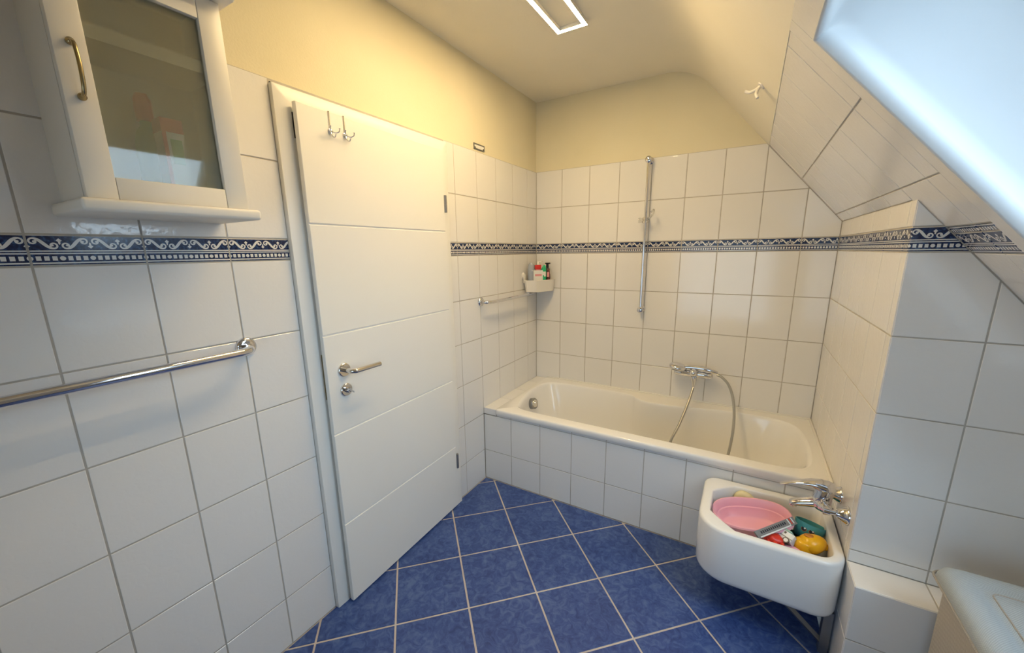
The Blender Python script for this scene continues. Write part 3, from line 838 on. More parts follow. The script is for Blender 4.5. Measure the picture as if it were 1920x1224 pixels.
v = [tuple(q.co) for q in bm.verts]; f = [tuple(q.index for q in g.verts) for g in bm.faces]; bm.free()
mesh('rim', v, f, 'enamel', tub, smooth=50)
of = empty('overflow', (0.172, -0.378, 0.427), tub)
on = Vector((1.0, -0.12, 0.30)).normalized()
lathe('disc', [(-0.02, 0), (-0.02, 0.029), (0.012, 0.029), (0.016, 0.026), (0.016, 0.010), (0.019, 0.008), (0.019, 0)], (0.172, -0.378, 0.427), on, 'nickel', of, 28)
lathe('ring', [(-0.02, 0.0285), (-0.02, 0.038), (0.010, 0.038), (0.013, 0.034), (0.012, 0.0285)], (0.172, -0.378, 0.427), on, 'steel', of, 28)
v, f = box_vf(TUBX0, W, -0.010, 0.0, TZ-0.002, TZ+0.008); v, f = bevelled(v, f, 0.004, 2); mesh('sealant_bead', v, f, 'sealant', tub, smooth=40)
v, f = box_vf(W-0.011, W, -DT, -0.010, TZ-0.002, TZ+0.009); v, f = bevelled(v, f, 0.004, 2); mesh('sealant_bead', v, f, 'sealant', tub, smooth=40)

# ------------------------------------------------------------------ bath mixer and hand shower
MX, MZ = 1.135, 0.700
mx = thing('bath_mixer', (MX, 0, MZ), 'chrome wall-mounted bath mixer above the rear rim of the bathtub', 'tap')
for dx in (-0.075, 0.075):
    lathe('escutcheon', [(0, 0), (0, 0.034), (0.004, 0.034), (0.012, 0.026), (0.016, 0.018), (0.045, 0.016), (0.045, 0)], (MX+dx, 0, MZ), -ey, 'chrome', mx, 28)
rings = []
for x, r in ((-0.112, 0.004), (-0.110, 0.018), (-0.100, 0.026), (-0.06, 0.028), (-0.02, 0.031), (0.02, 0.031), (0.06, 0.028), (0.100, 0.026), (0.110, 0.018), (0.112, 0.004)):
    rings.append([(MX+x, -0.055+r*1.05*math.cos(2*PI*k/20), MZ+r*0.85*math.sin(2*PI*k/20)) for k in range(20)])
v, f = loft_vf(rings); mesh('body', v, f, 'chrome', mx, smooth=60)
rings = []
for t_, rw, rh in ((0, 0.024, 0.02), (0.02, 0.026, 0.026), (0.045, 0.025, 0.026), (0.065, 0.021, 0.018), (0.072, 0.012, 0.008)):
    c = Vector((MX+0.005, -0.055-t_, MZ+0.010+t_*0.12)); rings.append([c + ex*(rw*math.cos(2*PI*k/20)) + ez*(rh*math.sin(2*PI*k/20)) for k in range(20)])
v, f = loft_vf(rings); mesh('lever', v, f, 'chrome', mx, smooth=60)
lathe('hose_outlet', [(0, 0), (0, 0.015), (0.008, 0.015), (0.010, 0.0175), (0.022, 0.0165), (0.050, 0.009), (0.062, 0.008), (0.062, 0)], (MX+0.006, -0.078, MZ-0.016), (0.05, -0.12, -1), 'chrome', mx, 20)
box('cradle', MX-0.010, MX+0.024, -0.095, -0.045, MZ+0.018, MZ+0.034, 'chrome', mx, 0.005)
hs = thing('hand_shower', (MX, -0.07, MZ+0.03), 'chrome hand shower lying across the bath mixer with grey hose looping into the tub', 'shower head')
path = [Vector((MX-0.055, -0.082, MZ+0.040)), Vector((MX-0.02, -0.080, MZ+0.044)), Vector((MX+0.03, -0.078, MZ+0.044)), Vector((MX+0.075, -0.076, MZ+0.040)), Vector((MX+0.108, -0.076, MZ+0.034))]
tube('grip', spline(path, 4), [0.014]*4+[0.0145]*4+[0.0150]*4+[0.0135]*4+[0.0115], 'chrome', hs, 18)
Mh = Matrix.Rotation(math.radians(8), 3, 'Y') @ Matrix.Rotation(math.radians(10), 3, 'X')
v, f = ellipsoid_vf((MX-0.088, -0.084, MZ+0.040), 0.054, 0.042, 0.021, Mh, 28, 10); mesh('head', v, f, 'chrome', hs, smooth=60)
v, f = lathe_vf([(0, 0), (0, 0.034), (0.004, 0.034), (0.005, 0.03), (0.005, 0)], Vector((MX-0.088, -0.084, MZ+0.027)), (0.12, 0.05, -1), 24); mesh('spray_plate', v, f, 'greyhose', hs, smooth=40)
lathe('hose_cone', [(0, 0), (0, 0.0115), (0.020, 0.0095), (0.030, 0.0085), (0.030, 0)], (MX+0.106, -0.076, MZ+0.0345), (1, 0, -0.25), 'nickel', hs, 16)
hose = [(1.144, -0.085, 0.615), (1.128, -0.15, 0.53), (1.098, -0.24, 0.420), (1.068, -0.30, 0.338), (1.061, -0.33, 0.25), (1.09, -0.35, 0.165), (1.17, -0.36, 0.128), (1.27, -0.34, 0.135), (1.345, -0.32, 0.20),
        (1.369, -0.30, 0.30), (1.382, -0.25, 0.42), (1.380, -0.19, 0.52), (1.363, -0.14, 0.61), (1.333, -0.11, 0.675), (1.295, -0.09, 0.708), (1.268, -0.08, 0.716)]
tube('hose', spline(hose, 8), 0.0075, 'greyhose', hs, 12)

# ------------------------------------------------------------------ shower rail on the back wall
sr = thing('shower_rail', (0.788, 0, 1.06), 'vertical chrome shower rail with sliding holder on the back wall', 'rail')
for z in (1.995, 1.080):
    lathe('wall_mount', [(0, 0), (0, 0.021), (0.006, 0.021), (0.010, 0.0135), (0.05, 0.0135), (0.056, 0.019), (0.062, 0.019), (0.066, 0.014), (0.066, 0)], (0.788, 0, z), -ey, 'chrome', sr, 28)
tube('pole', [(0.788, -0.05, 2.004), (0.788, -0.05, 1.072)], 0.0095, 'chrome', sr, 20)
lathe('slider', [(0, 0.0), (0, 0.016), (0.002, 0.018), (0.014, 0.018), (0.015, 0.0165), (0.019, 0.0165), (0.020, 0.018), (0.034, 0.018), (0.036, 0.016), (0.036, 0)], (0.788, -0.05, 1.625), ez, 'nickel', sr, 24)
MAT['clear'] = simple('clear_acrylic', (0.85, 0.85, 0.82), 0.08, trans=0.85, ior=1.45)
tube('clear_holder', spline([(0.80, -0.058, 1.645), (0.815, -0.075, 1.652), (0.838, -0.085, 1.675), (0.838, -0.07, 1.700), (0.822, -0.055, 1.690)], 6), 0.006, 'clear', sr, 12)
lathe('clear_knob', [(0, 0), (0, 0.010), (0.02, 0.016), (0.028, 0.014), (0.028, 0)], (0.775, -0.055, 1.643), (-1, -0.25, 0), 'clear', sr, 16)

# ------------------------------------------------------------------ towel rails
def towel_rail(y0, y1, z, off, r, fr_, label, sgn):
    t = thing('towel_rail', (0, (y0+y1)/2, z-0.03), label, 'rail', 'chrome bars on the tiled wall by the door')
    for yy, s in ((y0, 1), (y1, -1)):
        lathe('wall_flange', [(0, 0), (0, fr_), (0.003, fr_), (0.009, fr_*0.93), (0.013, fr_*0.75), (0.014, fr_*0.55), (0.014, 0)], (0, yy, z+0.004), ex, 'chrome', t, 32)
    d = 1 if y1 > y0 else -1; b_ = 0.045
    p = [(0.006, y0, z+0.004), (off-b_, y0, z+0.003), (off-b_*0.3, y0+d*b_*0.28, z+0.001), (off, y0+d*b_, z), (off, (y0+y1)/2, z), (off, y1-d*b_, z), (off-b_*0.3, y1-d*b_*0.28, z+0.001), (off-b_, y1, z+0.003), (0.006, y1, z+0.004)]
    pts = spline(p[:4], 6)[:-1] + [Vector(p[3]), Vector(p[4]), Vector(p[5])] + spline(p[5:], 6)[1:]
    tube('bar', pts, r, 'chrome', t, 20)
towel_rail(-2.052, -2.78, 1.172, 0.062, 0.0125, 0.031, 'long chrome towel rail below the wall cabinet', 1)
towel_rail(-0.737, -0.12, 1.1665, 0.052, 0.0098, 0.027, 'short chrome grab rail beside the white door over the tub end', 1)

# ------------------------------------------------------------------ bracket plate above the tiles
bp = thing('bracket_plate', (0, -0.706, 2.024), 'small empty metal bracket screwed above the tiles on the left wall', 'bracket')
v = []
for x in (-0.003, 0.004):
    v += [(x, y, z) for y, z in ((-0.757, 2.024), (-0.655, 2.024), (-0.655, 2.054), (-0.757, 2.054))] + [(x, y, z) for y, z in ((-0.752, 2.029), (-0.660, 2.029), (-0.660, 2.049), (-0.752, 2.049))]
f = []
for k in range(4):
    j = (k+1) % 4; f += [(k, j, 4+j, 4+k), (8+k, 12+k, 12+j, 8+j), (k, 8+k, 8+j, j), (4+k, 4+j, 12+j, 12+k)]
mesh('outer_frame', v, f, 'steel', bp)
box('plate', -0.003, 0.0015, -0.752, -0.660, 2.029, 2.049, 'whiteplastic', bp)
for y in (-0.746, -0.666): lathe('screw', [(0, 0), (0, 0.0045), (0.002, 0.004), (0.003, 0)], (0.0015, y, 2.032), ex, 'dark', bp, 10)

# hook on the plastered slope
hp = slope_pt(-0.075, -0.758, 0.0)
hk = thing('ceiling_hook', hp, 'small white plastic double hook stuck to the sloping plaster', 'hook')
lathe('pad', [(0, 0), (0, 0.016), (0.004, 0.015), (0.006, 0.010), (0.006, 0)], hp, SNOR, 'whiteplastic', hk, 18)
for s in (-1, 1):
    pts = spline([hp + SNOR*0.004, hp + SNOR*0.02 + ey*0.012*s + SDIR*-0.006*s, hp + SNOR*0.034 + ey*0.026*s - SDIR*0.018*s, hp + SNOR*0.040 + ey*0.034*s - SDIR*0.034*s], 5)
    tube('prong', pts, 0.0058, 'whiteplastic', hk, 10)

# ------------------------------------------------------------------ wall cabinet
CY0, CY1, CZ0, CZ1, CD = -2.384, -2.072, 1.585, 2.070, 0.182
cab = thing('wall_cabinet', (0.09, -2.228, 1.553), 'ivory wall cabinet with a frosted glass door', 'cabinet')
body = empty('carcass', (0.08, -2.228, CZ0), cab)
box('side', 0.0, CD-0.022, CY0, CY0+0.016, CZ0, CZ1, 'cablacquer', body)
box('side', 0.0, CD-0.022, CY1-0.016, CY1, CZ0, CZ1, 'cablacquer', body)
box('back', 0.0, 0.006, CY0+0.016, CY1-0.016, CZ0, CZ1, 'cablacquer', body)
box('shelf', 0.006, CD-0.0205, CY0+0.016, CY1-0.016, 1.904, 1.932, 'cablacquer', body)
box('base_board', 0.0, 0.220, -2.404, -2.060, 1.556, CZ0-0.003, 'cablacquer', cab, 0.007, 3)
box('top_board', 0.0, 0.220, -2.404, -2.050, CZ1+0.002, CZ1+0.026, 'cablacquer', cab, 0.007, 3)
dr = empty('door', (CD, -2.228, CZ0), cab)
xd0, xd1 = CD-0.020, CD
SW, RW = 0.050, 0.046
box('stile', xd0, xd1, CY0, CY0+SW, CZ0, CZ1, 'cablacquer', dr, 0.002, 2)
box('stile', xd0, xd1, CY1-SW, CY1, CZ0, CZ1, 'cablacquer', dr, 0.002, 2)
box('rail', xd0, xd1-0.0006, CY0+SW+0.0006, CY1-SW-0.0006, CZ0, CZ0+RW, 'cablacquer', dr, 0.002, 2)
box('rail', xd0, xd1-0.0006, CY0+SW+0.0006, CY1-SW-0.0006, CZ1-RW-0.006, CZ1, 'cablacquer', dr, 0.002, 2)
box('pane', xd0+0.004, xd0+0.008, CY0+SW-0.004, CY1-SW+0.004, CZ0+RW-0.004, CZ1-RW-0.002, 'frosted', dr)
hy = -2.3585
pts = spline([(CD, hy, 1.878), (CD+0.014, hy, 1.876), (CD+0.024, hy, 1.862), (CD+0.028, hy, 1.828), (CD+0.024, hy, 1.795), (CD+0.014, hy, 1.781), (CD, hy, 1.779)], 5)
tube('handle', pts, [0.0070]*3+[0.0037]*(len(pts)-6)+[0.0070]*3, 'brass', dr, 14)

# things behind the frosted glass
def colored(name, c, rough=0.35, **k):
    MAT[name] = simple(name, c, rough, **k); return name
colored('red_plastic', (0.62, 0.03, 0.02)); colored('white_carton', (0.78, 0.78, 0.74), 0.5); colored('green_print', (0.16, 0.42, 0.16), 0.5); colored('red_print', (0.66, 0.05, 0.03), 0.5)
tb = thing('toothpaste_carton', (0.125, -2.205, CZ0+0.001), 'red and white carton standing inside the frosted cabinet', 'box')
bx0, bx1, by0, by1, bz = 0.114, 0.159, -2.228, -2.185, CZ0+0.001
box('carton', bx0, bx1, by0, by1, bz, bz+0.165, 'white_carton', tb)
box('red_band', bx0-0.0004, bx1+0.0004, by0-0.0004, by1+0.0004, bz+0.165, bz+0.195, 'red_print', tb)
box('red_stripe', bx1, bx1+0.0008, by0, by0+0.008, bz, bz+0.165, 'red_print', tb)
box('green_panel', bx1, bx1+0.0008, by0+0.014, by1-0.006, bz+0.095, bz+0.15, 'green_print', tb)
bt = thing('cleaner_bottle', (0.065, -2.222, CZ0+0.001), 'bottle with a red cap behind the carton inside the frosted cabinet', 'bottle')
lathe('body', [(0, 0), (0, 0.026), (0.005, 0.028), (0.15, 0.028), (0.175, 0.022), (0.19, 0.012), (0.20, 0.012), (0.20, 0)], (0.065, -2.222, CZ0+0.001), ez, 'green_print', bt, 20)
lathe('cap', [(0, 0), (0, 0.018), (0.05, 0.017), (0.062, 0.012), (0.062, 0)], (0.065, -2.222, CZ0+0.201), ez, 'red_plastic', bt, 20)

# ------------------------------------------------------------------ corner basket with bottles
bk = thing('corner_basket', (0.08, -0.09, 1.180), 'white plastic corner basket stuck in the tiled corner above the tub', 'basket')
bo = [(0.012, -0.012), (0.012, -0.212), (0.022, -0.222), (0.034, -0.224), (0.092, -0.205), (0.100, -0.200), (0.108, -0.190), (0.112, -0.182), (0.160, -0.062), (0.164, -0.045), (0.160, -0.012)]
def bring(k, z, c=(0.07, -0.09)): return [(c[0]+(x-c[0])*k, c[1]+(y-c[1])*k, z) for x, y in bo]
rings = [bring(0.88, 1.180), bring(0.91, 1.182), bring(0.985, 1.255), bring(1.0, 1.257), bring(1.0, 1.264), bring(0.96, 1.264), bring(0.95, 1.255), bring(0.88, 1.187), bring(0.5, 1.186)]
v, f = loft_vf(rings); mesh('tray', v, f, 'whiteplastic', bk, smooth=24)
lathe('suction_cup', [(0, 0), (0, 0.024), (0.004, 0.022), (0.010, 0.012), (0.012, 0.012), (0.012, 0)], (0.0, -0.205, 1.295), ex, 'whiteplastic', bk, 20)
box('hanger', 0.011, 0.017, -0.222, -0.190, 1.245, 1.305, 'whiteplastic', bk, 0.002)
colored('silver_label', (0.36, 0.40, 0.46), 0.3); colored('green_soap', (0.02, 0.45, 0.20), 0.25); colored('black_plastic', (0.012, 0.010, 0.010), 0.3)
colored('brown_plastic', (0.16, 0.05, 0.04), 0.3); colored('pink_print', (0.72, 0.30, 0.32), 0.5); colored('clear_teal', (0.05, 0.32, 0.27), 0.2)
BZ = 1.187
def bottle(name, x, y, h, r, mat, label, cap=None, flat=1.0, ang=0.0, group='bottles in the corner basket', shape=None, pump=False):
    t = thing(name, (x, y, BZ), label, 'bottle', group)
    prof = shape or [(0, 0), (0, r*0.92), (h*0.02, r), (h*0.72, r), (h*0.82, r*0.75), (h*0.86, r*0.42), (h*0.9, r*0.42), (h*0.9, 0)]
    v, f = lathe_vf(prof, (0, 0, 0), ez, 20)
    M = Matrix.Rotation(ang, 3, 'Z') @ Matrix.Diagonal((1, flat, 1))
    mesh('body', [M @ q + Vector((x, y, BZ)) for q in v], f, mat, t, smooth=40)
    if cap:
        cm, cr, ch = cap
        lathe('cap', [(0, 0), (0, cr), (ch*0.9, cr*0.96), (ch, cr*0.8), (ch, 0)], (x, y, BZ+h*0.9-0.004), ez, cm, t, 18)
    return t
b1 = bottle('shampoo_bottle', 0.042, -0.162, 0.190, 0.024, 'silver_label', 'grey silver-labelled bottle at the rail end of the corner basket', None, 0.7, 0.4,
            shape=[(0, 0), (0, 0.023), (0.004, 0.0245), (0.155, 0.0245), (0.183, 0.019), (0.197, 0.009), (0.200, 0)])
box('label_line', 0.058, 0.0605, -0.185, -0.150, BZ+0.140, BZ+0.144, 'white_carton', b1)
b2 = bottle('lotion_bottle', 0.055, -0.072, 0.180, 0.023, 'brown_plastic', 'dark red bottle with white pump cap at the back of the corner basket', ('white_carton', 0.014, 0.048), 1.0)
box('pump_spout', 0.050, 0.085, -0.082, -0.068, BZ+0.200, BZ+0.209, 'white_carton', b2, 0.003)
t = thing('skin_cream_box', (0.095, -0.135, BZ), 'white box with red print and red top in the corner basket', 'box')
Mz = Matrix.Rotation(math.radians(40), 3, 'Z')
def rbox(name, c, hx, hy_, z0, z1, M, mat, parent, r=0.0):
    v, f = box_vf(-hx, hx, -hy_, hy_, z0, z1)
    if r: v, f = bevelled(v, f, r, 2)
    return mesh(name, [M @ Vector(q) + Vector(c) for q in v], f, mat, parent, smooth=40 if r else None)
rbox('carton', (0.085, -0.142, BZ), 0.033, 0.016, 0, 0.145, Mz, 'white_carton', t)
rbox('red_print', (0.085, -0.142, BZ), 0.024, 0.0165, 0.104, 0.118, Mz, 'pink_print', t)
rbox('red_lid', (0.085, -0.142, BZ), 0.022, 0.014, 0.152, 0.182, Mz, 'red_plastic', t, 0.003)
rbox('lid_neck', (0.085, -0.142, BZ), 0.016, 0.012, 0.145, 0.152, Mz, 'pink_print', t)
t = thing('green_soap_bottle', (0.115, -0.095, BZ), 'bright green curved soap bottle leaning in the corner basket', 'bottle', 'bottles in the corner basket')
v, f = [], []
rings = []
for k in range(11):
    a = k/10; zz = BZ+0.002+0.178*a; r = 0.029*math.sin(PI*(0.18+0.80*a))**0.6
    cxs = 0.012*math.sin(PI*a)
    c = Vector((0.112, -0.10, zz)) + Mz @ Vector((0.022*a-0.018 - cxs*0.3, 0, 0))
    rings.append([c + Mz @ Vector((r*math.cos(2*PI*q/18), 0.6*r*math.sin(2*PI*q/18), 0)) for q in range(18)])
v, f = loft_vf(rings); mesh('body', v, f, 'green_soap', t, smooth=60)
rbox('label', (0.121, -0.112, BZ), 0.011, 0.0008, 0.100, 0.135, Mz, 'white_carton', t)
b4 = bottle('black_pump_bottle', 0.110, -0.038, 0.182, 0.018, 'black_plastic', 'black pump bottle at the shower side of the corner basket', ('black_plastic', 0.010, 0.028), 1.0)
box('pump_head', 0.098, 0.134, -0.055, -0.036, BZ+0.186, BZ+0.195, 'black_plastic', b4, 0.003)
b5 = bottle('brown_small_bottle', 0.131, -0.062, 0.150, 0.0120, 'brown_plastic', 'small brown bottle with pale label at the outer end of the corner basket', ('brown_plastic', 0.008, 0.022), 1.0)
rbox('label', (0.133, -0.0750, BZ), 0.008, 0.001, 0.096, 0.130, Matrix.Rotation(0.5, 3, 'Z'), 'pink_print', b5)

# ------------------------------------------------------------------ low corner sink
SZR = 0.412
snk = thing('corner_sink', (1.52, -0.94, 0.18), 'low white ceramic sink full of bath toys beside the tub', 'sink')
def sink_ring(off, z, rad=None):
    x0, x1, y0, y1 = 1.292+off, W-0.004-off*0.6, -1.146+off, -0.748-off*0.8
    r = tuple(max(q-off*0.5, 0.012) for q in (0.03, 0.055, 0.115, 0.075))
    return [(x, y, z) for x, y in rrect(x0, x1, y0, y1, r, 8)]
def sink_in(off, z):
    # the bowl opening: wide flat rim at the far side and the left, chamfered left corners
    return [(x, y, z) for x, y in rrect(1.328+off, W-0.034-off*0.6, -1.118+off, -0.785-off, (0.03, 0.085, 0.095, 0.05), 8, 0.85)]
rings = [sink_ring(0.030, 0.178), sink_ring(0.012, 0.180), sink_ring(0.004, 0.190), sink_ring(0.0, 0.205), sink_ring(-0.002, 0.30), sink_ring(-0.002, SZR-0.014), sink_ring(0.0, SZR-0.006), sink_ring(0.004, SZR-0.0015), sink_ring(0.010, SZR),
         sink_in(-0.003, SZR), sink_in(0.0, SZR-0.0015), sink_in(0.003, SZR-0.006), sink_in(0.006, 0.36), sink_in(0.012, 0.315), sink_in(0.022, 0.302), sink_in(0.04, 0.299)]
v, f = loft_vf(rings); mesh('bowl', v, f, 'ceramic', snk, smooth=50)
# iron bracket below
box('bracket_post', W-0.034, W-0.006, -1.092, -1.064, 0.0, 0.181, 'steel', snk)
v, f = tube_vf([(1.575, -1.08, 0.182), (1.738, -1.08, 0.035)], 0.011, 4); mesh('bracket_strut', v, f, 'steel', snk)
v, f = tube_vf([(1.700, -0.99, 0.182), (1.738, -1.04, 0.06)], 0.009, 4); mesh('bracket_strut', v, f, 'steel', snk)

# sink tap
tp = thing('sink_tap', (W, -0.94, 0.50), 'chrome single-lever wall tap over the toy-filled sink', 'tap')
TX, TZ2 = 1.700, 0.524
for y in (-0.868, -1.008):
    lathe('wall_flange', [(0, 0), (0, 0.033), (0.004, 0.033), (0.008, 0.030), (0.030, 0.0165), (0.034, 0.0165), (0.034, 0)], (W, y, TZ2+0.004), -ex, 'chrome', tp, 32)
    lathe('union', [(0, 0), (0, 0.010), (0.022, 0.010), (0.022, 0.015), (0.040, 0.015), (0.042, 0.013), (0.042, 0)], (W-0.030, y, TZ2+0.004), -ex, 'chrome', tp, 24)
arm = spline([(1.706, -0.868, TZ2+0.004), (1.696, -0.885, TZ2+0.004), (1.690, -0.91, TZ2), (1.688, -0.94, TZ2), (1.690, -0.968, TZ2), (1.696, -0.992, TZ2+0.004), (1.706, -1.008, TZ2+0.004)], 5)
tube('body', arm, [0.017]*6+[0.020]*4+[0.025]*11+[0.020]*4+[0.017]*6, 'chrome', tp, 20)
lathe('cartridge', [(0, 0), (0, 0.030), (0.050, 0.028), (0.062, 0.026), (0.062, 0)], (1.692, -0.94, TZ2-0.005), (0.10, 0, 1), 'chrome', tp, 28)
rings = []
for x, w_, zc, h_ in ((1.728, 0.010, 0.580, 0.012), (1.722, 0.022, 0.580, 0.024), (1.706, 0.027, 0.580, 0.030), (1.682, 0.027, 0.586, 0.024), (1.655, 0.024, 0.591, 0.012), (1.618, 0.018, 0.583, 0.0060), (1.585, 0.0115, 0.570, 0.0042), (1.562, 0.0095, 0.559, 0.0035), (1.557, 0.005, 0.556, 0.002)):
    rings.append([(x, -0.94+w_*math.cos(2*PI*k/18), zc+h_*math.sin(2*PI*k/18)) for k in range(18)])
v, f = loft_vf(rings); mesh('lever', v, f, 'chrome', tp, smooth=60)
rings = []
for x, w_, zc, h_ in ((1.705, 0.024, 0.520, 0.020), (1.675, 0.025, 0.516, 0.021), (1.650, 0.022, 0.508, 0.018), (1.622, 0.019, 0.498, 0.0145), (1.602, 0.0175, 0.491, 0.0125), (1.596, 0.014, 0.488, 0.009)):
    rings.append([(x, -0.94+w_*math.cos(2*PI*k/18), zc+h_*math.sin(2*PI*k/18)) for k in range(18)])
v, f = loft_vf(rings); mesh('spout', v, f, 'chrome', tp, smooth=60)
lathe('aerator', [(0, 0), (0, 0.011), (0.008, 0.011), (0.008, 0)], (1.610, -0.94, 0.485), (0, 0, -1), 'nickel', tp, 18)

# ------------------------------------------------------------------ toys in the sink
colored('pink_toy', (0.86, 0.44, 0.53), 0.3); colored('teal_toy', (0.06, 0.33, 0.38), 0.35); colored('yellow_toy', (0.84, 0.44, 0.008), 0.28); colored('cream_toy', (0.80, 0.70, 0.40), 0.5)
colored('red_toy', (0.70, 0.04, 0.02), 0.3); colored('white_toy', (0.74, 0.78, 0.80), 0.35); colored('grey_toy', (0.21, 0.22, 0.23), 0.35); colored('mint_toy', (0.28, 0.48, 0.44), 0.35)
colored('magenta_toy', (0.60, 0.06, 0.20), 0.35); colored('dark_toy', (0.015, 0.02, 0.035), 0.35); colored('orange_toy', (0.50, 0.18, 0.02), 0.4)
# pink doll bath
pt = thing('toy_bathtub', (1.468, -0.955, 0.34), 'pink oval toy bathtub filling one end of the sink', 'toy')
Mp = Matrix.Rotation(math.radians(10), 3, 'Z') @ Matrix.Rotation(math.radians(-7), 3, 'Y') @ Matrix.Rotation(math.radians(5), 3, 'X')
pc = Vector((1.478, -0.945, 0.393))
def pring(a, b_, z, e=2.5):
    out = []
    for k in range(36):
        th = 2*PI*k/36; c_, s_ = math.cos(th), math.sin(th)
        q = (abs(c_)**e+abs(s_)**e)**(-1/e)
        out.append(pc + Mp @ Vector((a*q*c_, b_*q*s_, z)))
    return out
rings = [pring(0.085, 0.050, -0.085), pring(0.110, 0.068, -0.082), pring(0.130, 0.084, -0.03), pring(0.137, 0.090, -0.006), pring(0.142, 0.098, -0.006), pring(0.145, 0.101, 0.0), pring(0.142, 0.098, 0.006), pring(0.138, 0.091, 0.007), pring(0.132, 0.086, 0.0),
         pring(0.125, 0.080, -0.025), pring(0.120, 0.075, -0.027), pring(0.108, 0.066, -0.062), pring(0.095, 0.055, -0.068), pring(0.02, 0.01, -0.068)]
v, f = loft_vf(rings); mesh('shell', v, f, 'pink_toy', pt, smooth=50)
q = pc + Mp @ Vector((-0.085, 0.0, -0.068)); lathe('plug', [(0, 0), (0, 0.014), (0.006, 0.012), (0.010, 0.006), (0.010, 0)], q, Mp @ ez, 'pink_toy', pt, 18)
# cream ball behind the doll bath
t = thing('bath_sponge', (1.452, -0.808, 0.33), 'pale cream bath sponge behind the pink toy bathtub', 'sponge')
v, f = ellipsoid_vf((1.452, -0.806, 0.372), 0.040, 0.022, 0.036, None, 22, 12, lambda p: p*(1+0.06*math.sin(90*p.x)*math.cos(80*p.z))); mesh('pad', v, f, 'cream_toy', t, smooth=60)
# teal cup with printed eyes
t = thing('toy_cup', (1.672, -0.918, 0.33), 'teal toy cup with printed eyes under the tap', 'toy')
Mc = Matrix.Rotation(math.radians(-20), 3, 'X') @ Matrix.Rotation(math.radians(10), 3, 'Y')
cc = Vector((1.668, -0.925, 0.345))
prof = [(0, 0), (0, 0.042), (0.004, 0.045), (0.058, 0.051), (0.060, 0.050), (0.060, 0.048), (0.056, 0.047), (0.008, 0.041), (0.008, 0)]
v, f = lathe_vf(prof, (0, 0, 0), ez, 32); mesh('shell', [Mc @ Vector(p) + cc for p in v], f, 'teal_toy', t, smooth=40)
for a in (-118, -88):
    th = math.radians(a)
    d = Vector((math.cos(th), math.sin(th), 0.12)).normalized()
    c0 = Vector((0.0475*math.cos(th), 0.0475*math.sin(th), 0.036))
    for nm, r_, dd, mt in (('eye_ring', 0.0095, 0.0012, 'orange_toy'), ('eye', 0.0082, 0.0020, 'dark_toy'), ('eye_glint', 0.0032, 0.0028, 'white_toy')):
        c1 = c0 + (Vector((-0.003*math.sin(th), 0.003*math.cos(th), 0.003)) if nm == 'eye_glint' else Vector((0, 0, 0)))
        v, f = lathe_vf([(0, 0), (0, r_), (dd, r_*0.95), (dd, 0)], c1, d, 18)
        mesh(nm, [Mc @ Vector(p) + cc for p in v], f, mt, t)
# yellow duck lying on its side
t = thing('toy_duck', (1.668, -1.005, 0.31), 'yellow plastic bath duck at the front corner of the sink', 'toy')
def duck_body(p): return Vector((p.x, p.y*(1.0-0.18*p.x/0.045), p.z + 0.18*max(p.x, 0)))
v, f = ellipsoid_vf((1.675, -1.005, 0.376), 0.046, 0.036, 0.034, Matrix.Rotation(math.radians(20), 3, 'Z'), 28, 16, duck_body); mesh('body', v, f, 'yellow_toy', t, smooth=60)
rings = []
for k, (dx, z, r) in enumerate(((0, 0.392, 0.022), (-0.002, 0.384, 0.031), (-0.003, 0.362, 0.033), (-0.003, 0.34, 0.030), (0.0, 0.322, 0.027), (0.002, 0.303, 0.028))):
    rings.append([(1.650+dx+r*math.cos(2*PI*q/20), -1.018+0.9*r*math.sin(2*PI*q/20), z) for q in range(20)])
v, f = loft_vf(rings); mesh('neck', v, f, 'yellow_toy', t, smooth=60)
v, f = ellipsoid_vf((1.708, -0.992, 0.372), 0.022, 0.018, 0.014, None, 18, 10); mesh('tail', v, f, 'yellow_toy', t, smooth=60)
v, f = ellipsoid_vf((1.662, -1.006, 0.4075), 0.017, 0.012, 0.004, None, 20, 8); mesh('spout_hole', v, f, 'orange_toy', t, smooth=60)
# white toy van
t = thing('toy_van', (1.585, -1.02, 0.36), 'small white toy van with one wheel up among the toys', 'toy')
Mv = Matrix.Rotation(math.radians(-38), 3, 'Z') @ Matrix.Rotation(math.radians(-52), 3, 'X')
vc = Vector((1.590, -1.012, 0.382))
def vbox(name, x0, x1, y0, y1, z0, z1, mat, r=0.0):
    v, f = box_vf(x0, x1, y0, y1, z0, z1)
    if r: v, f = bevelled(v, f, r, 2)
    return mesh(name, [Mv @ Vector(p) + vc for p in v], f, mat, t, smooth=40 if r else None)
vbox('body', -0.034, 0.034, -0.017, 0.017, -0.018, 0.016, 'white_toy', 0.003)
vbox('roof', -0.034, 0.018, -0.0165, 0.0165, 0.016, 0.024, 'mint_toy', 0.003)
vbox('window', -0.024, -0.008, -0.0178, -0.017, 0.002, 0.012, 'dark_toy')
vbox('window', -0.002, 0.005, -0.0178, -0.017, 0.004, 0.012, 'dark_toy')
vbox('stripe', -0.034, 0.034, -0.0176, -0.017, -0.008, -0.0045, 'grey_toy')
for x in (0.020, -0.022):
    for nm, r_, d0, d1, mt in (('tyre', 0.0115, -0.016, -0.0215, 'dark_toy'), ('hub', 0.0075, -0.0215, -0.0225, 'white_toy')):
        v, f = lathe_vf([(0, 0), (0, r_), (abs(d1-d0), r_*0.95), (abs(d1-d0), 0)], (x, d0, -0.018), (0, -1, 0), 20)
        mesh(nm, [Mv @ Vector(p) + vc for p in v], f, mt, t, smooth=40)
